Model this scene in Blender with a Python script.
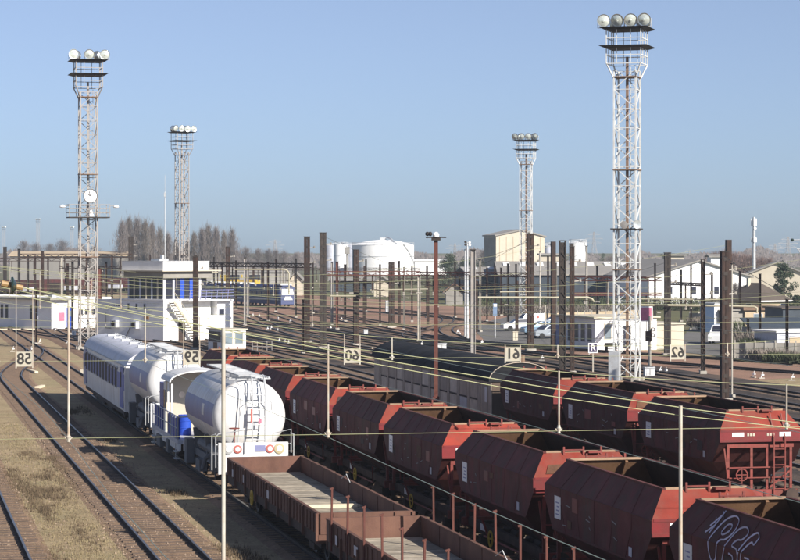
import bpy, math, random
from mathutils import Vector, Matrix
random.seed(7)
R = math.radians
for o in list(bpy.data.objects):
    bpy.data.objects.remove(o)
scene = bpy.context.scene
COL = scene.collection

# ------------------------------------------------------------------ camera
CAM_H = 9.3            # eye level on the road bridge over the yard
FPX = 2300.0           # focal length in photo pixels (800 px wide)
HOR = 251.0            # photo row of the horizon
cam_d = bpy.data.cameras.new('camera')
cam = bpy.data.objects.new('camera', cam_d)
COL.objects.link(cam)
cam.location = (0, 0, CAM_H)
cam.rotation_euler = (R(90), 0, 0)
cam_d.sensor_width = 36
cam_d.lens = 36 * FPX / 800
cam_d.shift_y = -(280 - HOR) / 800
cam_d.clip_start = 0.5
cam_d.clip_end = 20000
scene.camera = cam

# ------------------------------------------------------------------ light
SUN_EL = 29.5
SUN_AZ = 136.0         # clockwise from +Y: behind the camera to the right
w = bpy.data.worlds.new('World')
scene.world = w
w.use_nodes = True
nt = w.node_tree
for n in list(nt.nodes):
    nt.nodes.remove(n)
sky = nt.nodes.new('ShaderNodeTexSky')
sky.sky_type = 'NISHITA'
sky.sun_disc = False
sky.sun_elevation = R(SUN_EL)
sky.sun_rotation = R(SUN_AZ)
sky.altitude = 0
sky.air_density = 0.7
sky.dust_density = 0.5
sky.ozone_density = 10
hsv = nt.nodes.new('ShaderNodeHueSaturation')
hsv.inputs['Saturation'].default_value = 0.68
bg = nt.nodes.new('ShaderNodeBackground')
bg.inputs['Strength'].default_value = 0.072
wo = nt.nodes.new('ShaderNodeOutputWorld')
nt.links.new(sky.outputs[0], hsv.inputs['Color'])
nt.links.new(hsv.outputs[0], bg.inputs[0])
nt.links.new(bg.outputs[0], wo.inputs[0])
sd = bpy.data.lights.new('sun', 'SUN')
sun = bpy.data.objects.new('sun', sd)
COL.objects.link(sun)
sd.energy = 5.0
sd.angle = R(0.5)
sd.color = (1.0, 0.93, 0.83)
az = R(SUN_AZ)
sdir = Vector((math.sin(az) * math.cos(R(SUN_EL)), math.cos(az) * math.cos(R(SUN_EL)), math.sin(R(SUN_EL))))
sun.rotation_euler = (-sdir).to_track_quat('-Z', 'Y').to_euler()
sun.location = sdir * 60
vs = scene.view_settings
vs.view_transform = 'Standard'
vs.look = 'None'
vs.gamma = 1
vs.exposure = 0.68
vs.use_curve_mapping = False

# ------------------------------------------------------------------ helpers
TH = math.atan(510.0 / FPX)          # bearing of the straight sidings, left of the view axis
CT, ST = math.cos(TH), math.sin(TH)

def sw(s, w, z=0.0):                 # siding coordinates: s across (right), w along (away)
    return Vector((CT * s - ST * w, ST * s + CT * w, z))

def gp(u, v, z=0.0):                 # surveyed ground point
    Y = FPX * (CAM_H - z) / (v - HOR)
    return Vector(((u - 400) / FPX * Y, Y, z))

def at(u, Y, z=0.0):
    return Vector(((u - 400) / FPX * Y, Y, z))

class MB:
    def __init__(self):
        self.v = []; self.f = []; self.m = []; self.mi = 0
    def add(self, vs, fs):
        b = len(self.v)
        self.v += [tuple(p) for p in vs]
        for f in fs:
            self.f.append(tuple(b + i for i in f)); self.m.append(self.mi)
        return self
    def hexa(self, p):               # 8 points: bottom ring 0-3, top ring 4-7
        return self.add(p, [(0, 3, 2, 1), (4, 5, 6, 7), (0, 1, 5, 4), (1, 2, 6, 5), (2, 3, 7, 6), (3, 0, 4, 7)])
    def box(self, x0, x1, y0, y1, z0, z1):
        return self.hexa([(x0, y0, z0), (x1, y0, z0), (x1, y1, z0), (x0, y1, z0), (x0, y0, z1), (x1, y0, z1), (x1, y1, z1), (x0, y1, z1)])
    def cb(self, cx, cy, cz, sx, sy, sz):
        return self.box(cx - sx / 2, cx + sx / 2, cy - sy / 2, cy + sy / 2, cz - sz / 2, cz + sz / 2)
    def bar(self, p0, p1, w, h=None, up=(0, 0, 1)):
        p0 = Vector(p0); p1 = Vector(p1); h = h or w
        d = (p1 - p0).normalized(); u = Vector(up)
        if abs(d.dot(u)) > .97: u = Vector((0, 1, 0))
        a = d.cross(u).normalized() * w / 2; b = a.cross(d).normalized() * h / 2
        return self.hexa([p0 - a - b, p0 + a - b, p1 + a - b, p1 - a - b, p0 - a + b, p0 + a + b, p1 + a + b, p1 - a + b])
    def tube(self, pts, r, n=6, cap=True):
        pts = [Vector(p) for p in pts]
        rs = r if isinstance(r, (list, tuple)) else [r] * len(pts)
        rings = []; vs = []; fs = []
        prev = None
        for i, p in enumerate(pts):
            d = (pts[min(i + 1, len(pts) - 1)] - pts[max(i - 1, 0)])
            d = d.normalized() if d.length > 1e-9 else Vector((0, 0, 1))
            if prev is None:
                u = Vector((0, 0, 1)) if abs(d.z) < .9 else Vector((1, 0, 0))
                a = d.cross(u).normalized()
            else:
                a = (prev - d * prev.dot(d)).normalized()
            prev = a; b = d.cross(a)
            for k in range(n):
                t = 2 * math.pi * k / n
                vs.append(p + (a * math.cos(t) + b * math.sin(t)) * rs[i])
        for i in range(len(pts) - 1):
            for k in range(n):
                k2 = (k + 1) % n
                fs.append((i * n + k, i * n + k2, (i + 1) * n + k2, (i + 1) * n + k))
        if cap:
            fs.append(tuple(range(n - 1, -1, -1)))
            fs.append(tuple((len(pts) - 1) * n + k for k in range(n)))
        return self.add(vs, fs)
    def lathe(self, prof, n=16, c=(0, 0, 0), axis='z'):   # prof: (r, h)
        vs = []; fs = []
        for r, h in prof:
            for k in range(n):
                t = 2 * math.pi * k / n
                x, y = r * math.cos(t), r * math.sin(t)
                p = (x, y, h) if axis == 'z' else ((x, h, y) if axis == 'y' else (h, x, y))
                vs.append((p[0] + c[0], p[1] + c[1], p[2] + c[2]))
        for i in range(len(prof) - 1):
            for k in range(n):
                k2 = (k + 1) % n
                fs.append((i * n + k, i * n + k2, (i + 1) * n + k2, (i + 1) * n + k))
        if prof[0][0] > 1e-6: fs.append(tuple(range(n - 1, -1, -1)))
        if prof[-1][0] > 1e-6: fs.append(tuple((len(prof) - 1) * n + k for k in range(n)))
        return self.add(vs, fs)
    def prism(self, poly, y0, y1):   # poly of (x, z) pushed along y
        n = len(poly)
        vs = [(x, y0, z) for x, z in poly] + [(x, y1, z) for x, z in poly]
        fs = [tuple(range(n)), tuple(range(2 * n - 1, n - 1, -1))]
        fs += [(i, i + n, (i + 1) % n + n, (i + 1) % n) for i in range(n)]
        return self.add(vs, fs)
    def prismz(self, poly, z0, z1):  # poly of (x, y) pushed along z
        n = len(poly)
        vs = [(x, y, z0) for x, y in poly] + [(x, y, z1) for x, y in poly]
        fs = [tuple(range(n - 1, -1, -1)), tuple(range(n, 2 * n))]
        fs += [(i, (i + 1) % n, (i + 1) % n + n, i + n) for i in range(n)]
        return self.add(vs, fs)
    def ring(self, c, r, t, axis='y', n=20, d=.02):      # flat wheel ring
        c = Vector(c)
        def P(a, rr, o):
            x, y = rr * math.cos(a), rr * math.sin(a)
            return c + (Vector((x, o, y)) if axis == 'y' else (Vector((o, x, y)) if axis == 'x' else Vector((x, y, o))))
        vs = []; fs = []
        for k in range(n):
            a = 2 * math.pi * k / n
            vs += [P(a, r, -d), P(a, r, d), P(a, r - t, d), P(a, r - t, -d)]
        for k in range(n):
            k2 = (k + 1) % n
            for j in range(4):
                j2 = (j + 1) % 4
                fs.append((k * 4 + j, k2 * 4 + j, k2 * 4 + j2, k * 4 + j2))
        return self.add(vs, fs)
    def mesh(self, name, mats, smooth=False):
        me = bpy.data.meshes.new(name)
        me.from_pydata(self.v, [], self.f)
        if not isinstance(mats, (list, tuple)): mats = [mats]
        for m in mats: me.materials.append(m)
        if len(mats) > 1: me.polygons.foreach_set('material_index', self.m)
        import bmesh
        bm = bmesh.new(); bm.from_mesh(me)
        bmesh.ops.recalc_face_normals(bm, faces=bm.faces)
        bm.to_mesh(me); bm.free()
        if smooth:
            me.polygons.foreach_set('use_smooth', [True] * len(me.polygons))
            try: me.set_sharp_from_angle(angle=R(40))
            except Exception: pass
        me.update()
        return me
    def build_split(self, name, mats, parent=None, smooth=False):   # one object per separate piece
        par = list(range(len(self.v)))
        def find(i):
            while par[i] != i: par[i] = par[par[i]]; i = par[i]
            return i
        for f in self.f:
            for k in f[1:]: par[find(k)] = find(f[0])
        groups = {}
        for fi, f in enumerate(self.f): groups.setdefault(find(f[0]), []).append(fi)
        out = []
        for g in groups.values():
            m = MB(); ix = {}
            for fi in g:
                for k in self.f[fi]:
                    if k not in ix: ix[k] = len(m.v); m.v.append(self.v[k])
                m.f.append(tuple(ix[k] for k in self.f[fi])); m.m.append(self.m[fi])
            out.append(m.build(name, mats, parent, smooth))
        return out
    def build(self, name, mats, parent=None, smooth=False, loc=None, rz=0):
        return link(name, self.mesh(name, mats, smooth), parent, loc, rz)

def link(name, me, parent=None, loc=None, rz=0):
    o = bpy.data.objects.new(name, me)
    COL.objects.link(o)
    if parent is not None: o.parent = parent
    if loc is not None: o.location = loc
    if rz: o.rotation_euler = (0, 0, rz)
    return o

def tag(o, label, cat, group=None):
    o['label'] = label; o['category'] = cat
    if group: o['group'] = group
    return o

def thing(name, label, cat, loc=(0, 0, 0), rz=0, group=None):
    o = link(name, None, None, loc, rz)
    return tag(o, label, cat, group)

def structure(o):
    o['kind'] = 'structure'; return o

def stuff(o):
    o['kind'] = 'stuff'; return o

def copy_tree(o, parent=None):
    c = o.copy(); COL.objects.link(c)
    c.parent = parent
    for ch in o.children:
        copy_tree(ch, c)
    return c

def dup(o, label, loc, rz=None):
    c = copy_tree(o)
    c.location = loc
    if rz is not None: c.rotation_euler = (0, 0, rz)
    c['label'] = label
    return c

# ------------------------------------------------------------------ materials
def pm(name, col, rough=.7, metal=0.0, var=.25, scale=2.0, dirt=None, damt=.5, dscale=1.0, bump=.15, bscale=20, streak=0, rnd=0.12, spec=.4):
    m = bpy.data.materials.new(name); m.use_nodes = True
    t = m.node_tree; N = t.nodes; L = t.links
    b = N['Principled BSDF']
    tc = N.new('ShaderNodeTexCoord'); oi = N.new('ShaderNodeObjectInfo')
    off = N.new('ShaderNodeVectorMath'); off.operation = 'MULTIPLY_ADD'
    cmb = N.new('ShaderNodeCombineXYZ')
    for i in range(3): L.new(oi.outputs['Random'], cmb.inputs[i])
    L.new(cmb.outputs[0], off.inputs[0]); off.inputs[1].default_value = (37, 53, 29)
    L.new(tc.outputs['Object'], off.inputs[2])
    n1 = N.new('ShaderNodeTexNoise'); n1.inputs['Scale'].default_value = scale
    n1.inputs['Detail'].default_value = 6; n1.inputs['Roughness'].default_value = .65
    L.new(off.outputs[0], n1.inputs['Vector'])
    r1 = N.new('ShaderNodeMapRange')
    r1.inputs['From Min'].default_value = .3; r1.inputs['From Max'].default_value = .7
    r1.inputs['To Min'].default_value = 1 - var; r1.inputs['To Max'].default_value = 1 + var
    L.new(n1.outputs[0], r1.inputs['Value'])
    rr = N.new('ShaderNodeMapRange')
    rr.inputs['To Min'].default_value = 1 - rnd; rr.inputs['To Max'].default_value = 1 + rnd
    L.new(oi.outputs['Random'], rr.inputs['Value'])
    mu = N.new('ShaderNodeMath'); mu.operation = 'MULTIPLY'
    L.new(r1.outputs[0], mu.inputs[0]); L.new(rr.outputs[0], mu.inputs[1])
    sc = N.new('ShaderNodeVectorMath'); sc.operation = 'SCALE'
    sc.inputs[0].default_value = col[:3]
    L.new(mu.outputs[0], sc.inputs['Scale'])
    cur = sc.outputs[0]
    if dirt:
        n2 = N.new('ShaderNodeTexNoise'); n2.inputs['Scale'].default_value = dscale
        n2.inputs['Detail'].default_value = 8; n2.inputs['Roughness'].default_value = .7
        if streak:
            mp = N.new('ShaderNodeMapping'); mp.inputs['Scale'].default_value = streak if isinstance(streak, tuple) else (1, 1, streak)
            L.new(off.outputs[0], mp.inputs['Vector']); L.new(mp.outputs[0], n2.inputs['Vector'])
        else:
            L.new(off.outputs[0], n2.inputs['Vector'])
        r2 = N.new('ShaderNodeMapRange'); r2.inputs['From Min'].default_value = .42; r2.inputs['From Max'].default_value = .68
        r2.inputs['To Min'].default_value = 0; r2.inputs['To Max'].default_value = damt
        L.new(n2.outputs[0], r2.inputs['Value'])
        mx = N.new('ShaderNodeMix'); mx.data_type = 'RGBA'
        L.new(r2.outputs[0], mx.inputs['Factor']); L.new(cur, mx.inputs['A']); mx.inputs['B'].default_value = (*dirt[:3], 1)
        cur = mx.outputs['Result']
    L.new(cur, b.inputs['Base Color'])
    b.inputs['Roughness'].default_value = rough
    b.inputs['Metallic'].default_value = metal
    b.inputs['Specular IOR Level'].default_value = spec
    if bump:
        n3 = N.new('ShaderNodeTexNoise'); n3.inputs['Scale'].default_value = bscale; n3.inputs['Detail'].default_value = 5
        L.new(off.outputs[0], n3.inputs['Vector'])
        bp = N.new('ShaderNodeBump'); bp.inputs['Strength'].default_value = bump; bp.inputs['Distance'].default_value = .03
        L.new(n3.outputs[0], bp.inputs['Height']); L.new(bp.outputs[0], b.inputs['Normal'])
    return m

def ground_mat(name, cols, s1, s2, bump=.5, bscale=9):
    # cols: base, second, third colours mixed by two world-space noises
    m = bpy.data.materials.new(name); m.use_nodes = True
    t = m.node_tree; N = t.nodes; L = t.links; b = N['Principled BSDF']
    g = N.new('ShaderNodeNewGeometry')
    def noise(sc, det=8, rg=.7):
        n = N.new('ShaderNodeTexNoise'); n.inputs['Scale'].default_value = sc
        n.inputs['Detail'].default_value = det; n.inputs['Roughness'].default_value = rg
        L.new(g.outputs['Position'], n.inputs['Vector']); return n.outputs[0]
    def rng(v, a, c, lo=0, hi=1):
        r = N.new('ShaderNodeMapRange'); r.inputs['From Min'].default_value = a; r.inputs['From Max'].default_value = c
        r.inputs['To Min'].default_value = lo; r.inputs['To Max'].default_value = hi
        L.new(v, r.inputs['Value']); return r.outputs[0]
    def mix(f, A, B):
        x = N.new('ShaderNodeMix'); x.data_type = 'RGBA'
        L.new(f, x.inputs['Factor'])
        for s, c in (('A', A), ('B', B)):
            if isinstance(c, tuple): x.inputs[s].default_value = (*c, 1)
            else: L.new(c, x.inputs[s])
        return x.outputs['Result']
    c = mix(rng(noise(s1), .42, .6), cols[0], cols[1])
    c = mix(rng(noise(s2), .5, .66, 0, .85), c, cols[2])
    f = rng(noise(11, 10, .78), .3, .7, .5, 1.5)
    sc = N.new('ShaderNodeVectorMath'); sc.operation = 'SCALE'
    L.new(c, sc.inputs[0]); L.new(f, sc.inputs['Scale'])
    L.new(sc.outputs[0], b.inputs['Base Color'])
    b.inputs['Roughness'].default_value = .95; b.inputs['Specular IOR Level'].default_value = .15
    bp = N.new('ShaderNodeBump'); bp.inputs['Strength'].default_value = bump; bp.inputs['Distance'].default_value = .08
    L.new(noise(bscale, 6), bp.inputs['Height']); L.new(bp.outputs[0], b.inputs['Normal'])
    return m

M = {}
M['earth'] = ground_mat('earth', [(.36, .28, .17), (.27, .205, .125), (.27, .235, .13)], .8, .22)
M['red_ballast'] = ground_mat('red_ballast', [(.33, .20, .145), (.26, .16, .115), (.20, .14, .105)], .12, .05)
M['ballast'] = ground_mat('ballast', [(.25, .16, .11), (.18, .12, .082), (.15, .115, .085)], .5, .9, .9, 12)
M['light_ballast'] = ground_mat('light_ballast', [(.32, .22, .15), (.25, .165, .112), (.27, .20, .125)], .6, .3, .9, 14)
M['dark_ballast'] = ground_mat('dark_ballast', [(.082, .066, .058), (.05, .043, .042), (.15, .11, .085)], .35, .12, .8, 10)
M['asphalt'] = ground_mat('asphalt', [(.16, .155, .15), (.13, .125, .12), (.19, .18, .17)], .2, .1, .2)
M['grassland'] = ground_mat('grassland', [(.14, .13, .07), (.11, .115, .055), (.18, .15, .09)], .03, .01)
M['rail_side'] = pm('rail_side', (.045, .03, .024), .8, .2, .3, 3)
M['rail_top'] = pm('rail_top', (.20, .19, .185), .38, .85, .15, 4, bump=0)
M['sleeper'] = pm('sleeper', (.12, .085, .062), .9, 0, .35, 3, (.20, .135, .09), .85, 2.5, .4)
M['shaded_red'] = pm('shaded_red', (.075, .016, .015), .8, 0, .3, 2, (.035, .02, .018), .6, 2)  # red darkened to paint the deep shade below the wagon ends
M['buried_sleeper'] = pm('buried_sleeper', (.15, .10, .072), .9, 0, .3, 3)
M['wagon_side'] = pm('wagon_side', (.108, .034, .033), .75, 0, .4, .9, (.085, .055, .045), .85, 2.0, .12, 30, .16, .35, .15)
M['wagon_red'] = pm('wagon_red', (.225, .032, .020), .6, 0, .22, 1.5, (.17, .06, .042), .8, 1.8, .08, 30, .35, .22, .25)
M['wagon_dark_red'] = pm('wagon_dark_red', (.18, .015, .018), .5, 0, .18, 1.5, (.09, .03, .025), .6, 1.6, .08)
M['wagon_inside'] = pm('wagon_inside', (.21, .115, .062), .85, 0, .22, 1.3, (.11, .06, .035), .7, .9, .2, 25, .4)
M['shaded_inside'] = pm('shaded_inside', (.035, .024, .019), .9, 0, .4, 1.3, (.07, .04, .026), .6, 1.4, .2)  # near-black copy of the inside colour, shade painted onto the side walls
M['rim'] = pm('rim', (.30, .20, .13), .8, 0, .2, 2)
M['chassis'] = pm('chassis', (.05, .033, .028), .8, .1, .35, 3, (.09, .06, .045), .5, 2)
M['chassis_red'] = pm('chassis_red', (.19, .035, .028), .65, 0, .25, 3, (.12, .05, .035), .6, 2)
M['wheel'] = pm('wheel', (.06, .05, .045), .6, .4, .3, 4)
M['gondola'] = pm('gondola', (.115, .055, .04), .8, 0, .3, 1.2, (.17, .09, .06), .65, 1.3, .2, 25, .5)
M['deck'] = pm('deck', (.36, .315, .25), .9, 0, .3, 2.2, (.19, .155, .115), .6, 3, .3, 30, 0, .28)
M['timber'] = pm('timber', (.62, .54, .40), .85, 0, .2, 4)
M['white_paint'] = pm('white_paint', (.74, .75, .76), .5, 0, .09, 1.2, (.44, .39, .33), .5, 2.2, .05, 20, .18, .03)
M['grey_paint'] = pm('grey_paint', (.52, .54, .62), .5, 0, .1, 1.2, (.33, .31, .29), .4, 1, .05, 20, .4, .03)
M['tank_white'] = pm('tank_white', (.74, .75, .76), .5, 0, .10, .8, (.40, .34, .27), .6, 1.6, .05, 20, (.2, 2.2, .2), .03)
M['chalk'] = pm('chalk', (.26, .24, .24), .8, 0, .2, 5, bump=0)
M['rust_patch'] = pm('rust_patch', (.13, .058, .03), .85, 0, .4, 3, (.06, .03, .02), .7, 4)
M['dark_patch'] = pm('dark_patch', (.055, .03, .028), .8, 0, .4, 3)
M['band_blue'] = pm('band_blue', (.20, .22, .42), .5, 0, .12, 1.5, (.28, .27, .36), .5, 1, .05, 20, .4, .03)
M['frame_grey'] = pm('frame_grey', (.15, .155, .17), .7, 0, .3, 2, (.07, .06, .05), .6, 2)
M['disc_red'] = pm('disc_red', (.42, .12, .10), .6, 0, .15, 3, bump=0)
M['disc_buff'] = pm('disc_buff', (.42, .36, .22), .6, 0, .15, 3, bump=0)
M['coach_blue'] = pm('coach_blue', (.085, .13, .46), .5, 0, .12, 1.5)
M['sun_patch_cover_dark'] = pm('sun_patch_cover_dark', (.09, .065, .05), .85, 0, .3, 1.5)
M['deep_blue'] = pm('deep_blue', (.025, .075, .42), .4, 0, .15, 2)
M['train_blue'] = pm('train_blue', (.02, .035, .13), .6, 0, .15, 1)
M['glass'] = pm('glass', (.03, .032, .05), .22, 0, .1, 1, bump=0, spec=.35)
M['coach_glass'] = pm('coach_glass', (.035, .03, .045), .6, 0, .3, 1.5, bump=0, spec=.08)
M['glass_pale'] = pm('glass_pale', (.16, .20, .23), .12, 0, .3, .7, bump=0, spec=.8)
M['galv'] = pm('galv', (.52, .54, .56), .5, .3, .15, 3, (.34, .31, .28), .4, 2, .05)
M['grey_steel'] = pm('grey_steel', (.35, .335, .32), .65, .2, .2, 3, (.21, .15, .115), .5, 1.5, .05)
M['pale_steel'] = pm('pale_steel', (.66, .68, .68), .5, .1, .12, 2, (.42, .36, .30), .4, 1.2, .05)
M['rust_steel'] = pm('rust_steel', (.033, .02, .016), .75, .2, .3, 2, (.085, .042, .028), .5, 1.5, .1)
M['dark_steel'] = pm('dark_steel', (.03, .025, .023), .7, .2, .3, 2, (.07, .045, .03), .5, 1.5, .1)
M['red_rust'] = pm('red_rust', (.105, .032, .024), .7, .1, .25, 2, (.12, .05, .035), .6, 1.5, .1)
M['wire_yellow'] = pm('wire_yellow', (.33, .34, .19), .5, .2, .1, 2, bump=0)
M['wire_teal'] = pm('wire_teal', (.33, .42, .36), .45, .4, .1, 2, bump=0)
M['wire_dark'] = pm('wire_dark', (.10, .11, .09), .6, .3, .1, 2, bump=0)
M['tube_cream'] = pm('tube_cream', (.44, .41, .30), .6, 0, .15, 2, (.33, .28, .2), .4, 2, .05)
M['cream_pole'] = pm('cream_pole', (.42, .41, .36), .6, 0, .15, 3, (.33, .18, .09), .7, 1.6, .05)
M['insulator'] = pm('insulator', (.02, .035, .03), .2, 0, .1, 2, bump=0, spec=.7)
M['insul_brown'] = pm('insul_brown', (.34, .22, .10), .4, 0, .2, 4, bump=0)
M['sign_cream'] = pm('sign_cream', (.43, .41, .34), .6, 0, .1, 3, (.42, .33, .2), .4, 3, 0)
M['black'] = pm('black', (.02, .018, .017), .6, 0, .1, 3, bump=0)
M['sign_white'] = pm('sign_white', (.8, .8, .8), .5, 0, .05, 3, bump=0)
M['sign_violet'] = pm('sign_violet', (.05, .035, .10), .5, 0, .05, 3, bump=0)
M['sign_pink'] = pm('sign_pink', (.48, .16, .24), .6, 0, .15, 3, bump=0)
M['red'] = pm('red', (.36, .03, .025), .5, 0, .1, 3, bump=0)
M['yellow'] = pm('yellow', (.55, .38, .05), .5, 0, .1, 3, bump=0)
M['orange_plate'] = pm('orange_plate', (.52, .24, .06), .5, 0, .1, 3, bump=0)
M['reflector'] = pm('reflector', (.60, .62, .60), .3, .9, .1, 3, bump=0)
M['lens'] = pm('lens', (.62, .66, .60), .12, .3, .2, 5, bump=0, spec=.8)
M['wall_white'] = pm('wall_white', (.88, .88, .88), .85, 0, .05, .6, (.62, .60, .56), .3, .5, .05, 15, .3, .02)
M['wall_cream'] = pm('wall_cream', (.52, .47, .38), .85, 0, .08, .5, (.47, .41, .31), .4, .3, .05, 15, .3, .02)
M['wall_tan'] = pm('wall_tan', (.44, .35, .24), .85, 0, .1, .5, (.40, .30, .19), .4, .3, .05)
M['wall_grey'] = pm('wall_grey', (.30, .285, .26), .9, 0, .15, .5, (.20, .18, .155), .5, .4, .1)
M['roof_grey'] = pm('roof_grey', (.27, .255, .235), .85, 0, .14, .15, (.18, .165, .145), .5, .1, .1)
M['roof_dark'] = pm('roof_dark', (.10, .08, .065), .85, 0, .2, .6, (.065, .052, .045), .5, .5, .2)
M['tar_roof'] = pm('tar_roof', (.014, .015, .018), .8, 0, .3, .8, (.04, .04, .045), .6, .6, .08, 12, 0, .1, .12)
M['tile_roof'] = pm('tile_roof', (.20, .13, .09), .85, 0, .2, 1)
M['box_board'] = pm('box_board', (.50, .42, .34), .85, 0, .2, 1.6, (.34, .27, .22), .5, 1, .15, 25, .4, .1)
M['box_pale'] = pm('box_pale', (.72, .63, .52), .85, 0, .2, 1.6, (.48, .41, .34), .5, 1, .1, 25, .4, .12)
M['hedge'] = pm('hedge', (.062, .075, .035), .9, 0, .5, .5)
M['twig'] = pm('twig', (.17, .145, .125), .9, 0, .2, .2, bump=0)
M['twig_grey'] = pm('twig_grey', (.17, .145, .135), .9, 0, .2, .2, bump=0)
M['twig_red'] = pm('twig_red', (.20, .135, .115), .9, 0, .2, .2, bump=0)
M['bark'] = pm('bark', (.12, .095, .075), .9, 0, .3, 2)
M['needle'] = pm('needle', (.035, .055, .03), .85, 0, .4, 1, bump=0)
M['needle_light'] = pm('needle_light', (.07, .085, .05), .85, 0, .4, 1, bump=0)
M['dry_grass'] = pm('dry_grass', (.27, .215, .13), .95, 0, .3, .5, (.19, .16, .085), .7, .25, 0)
M['dead_weed'] = pm('dead_weed', (.13, .095, .06), .95, 0, .3, 1, bump=0)
M['stone'] = pm('stone', (.30, .22, .16), .95, 0, .5, 3, (.12, .10, .09), .6, 1.5, .1)
M['rubber'] = pm('rubber', (.02, .02, .02), .8, 0, .1, 3, bump=0)
M['car_white'] = pm('car_white', (.74, .75, .76), .25, .1, .03, 1, bump=0, rnd=.02)
M['car_silver'] = pm('car_silver', (.42, .46, .50), .3, .5, .05, 1, bump=0, rnd=.02)
M['car_blue'] = pm('car_blue', (.22, .33, .45), .3, .4, .05, 1, bump=0, rnd=.02)
M['graffiti'] = pm('graffiti', (.55, .53, .68), .7, 0, .12, 6, bump=0)
M['concrete'] = pm('concrete', (.40, .375, .33), .9, 0, .15, 1.5, (.28, .25, .21), .5, 1, .1)
M['slate'] = pm('slate', (.045, .058, .075), .7, 0, .2, .8)
M['shed_blue'] = pm('shed_blue', (.20, .29, .44), .6, 0, .1, 1)
# ================================================================== SETTING
def sheet(name, poly, z, mat):
    mb = MB(); mb.add([(x, y, z) for x, y in poly], [tuple(range(len(poly)))])
    return structure(mb.build(name, mat))

def strip(name, pts, half, z, mat):
    mb = MB(); vs = []; n = len(pts)
    for i, p in enumerate(pts):
        d = (pts[min(i + 1, n - 1)] - pts[max(i - 1, 0)]); d.z = 0; d.normalize()
        a = Vector((d.y, -d.x, 0))
        vs += [p - a * half + Vector((0, 0, z)), p + a * half + Vector((0, 0, z))]
    mb.add(vs, [(2 * i, 2 * i + 1, 2 * i + 3, 2 * i + 2) for i in range(n - 1)])
    return structure(mb.build(name, mat))

sheet('ground', [(-6000, -60), (6000, -60), (6000, 9000), (-6000, 9000)], 0.0, M['grassland'])
def swp(l): return [tuple(sw(s, w_)[:2]) for s, w_ in l]
sheet('yard_earth', swp([(-40, 5), (75, 5), (75, 150), (62, 300), (40, 700), (-60, 700)]), .008, M['earth'])
# reddish ballast of the yard throat in the middle distance
rb = [gp(120, 300), gp(250, 292), gp(420, 302), gp(500, 312), gp(560, 338), gp(640, 351), gp(800, 365), gp(840, 376), gp(700, 383), gp(480, 372), gp(380, 366), gp(260, 356), gp(150, 330)]
sheet('yard_ballast', [tuple(p[:2]) for p in rb], .018, M['red_ballast'])
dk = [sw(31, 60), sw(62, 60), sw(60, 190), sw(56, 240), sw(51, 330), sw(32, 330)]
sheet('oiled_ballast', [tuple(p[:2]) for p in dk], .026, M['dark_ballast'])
pk = [gp(490, 346), gp(470, 326), gp(520, 314), gp(600, 313), gp(640, 330), gp(578, 352)]
sheet('parking_lot', [tuple(p[:2]) for p in pk], .03, M['asphalt'])
rd = [gp(672, 352), gp(690, 328), gp(720, 322), gp(745, 340), gp(765, 360)]
sheet('service_road', [tuple(p[:2]) for p in rd], .03, M['asphalt'])

# ------------------------------------------------------------------ tracks
RAIL_Z = .2
sl = MB().cb(0, 0, .05, 2.6, .25, .12); SLEEPER_ME = sl.mesh('sleeper', M['sleeper'])
def smooth_path(pts, step=3.0):
    out = []; n = len(pts)
    for i in range(n - 1):
        p0 = pts[max(i - 1, 0)]; p1 = pts[i]; p2 = pts[i + 1]; p3 = pts[min(i + 2, n - 1)]
        k = max(2, int((p2 - p1).length / step))
        for j in range(k):
            t = j / k
            out.append(.5 * ((2 * p1) + (p2 - p0) * t + (2 * p0 - 5 * p1 + 4 * p2 - p3) * t * t + (3 * p1 - p0 - 3 * p2 + p3) * t ** 3))
    out.append(pts[-1]); return out

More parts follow.
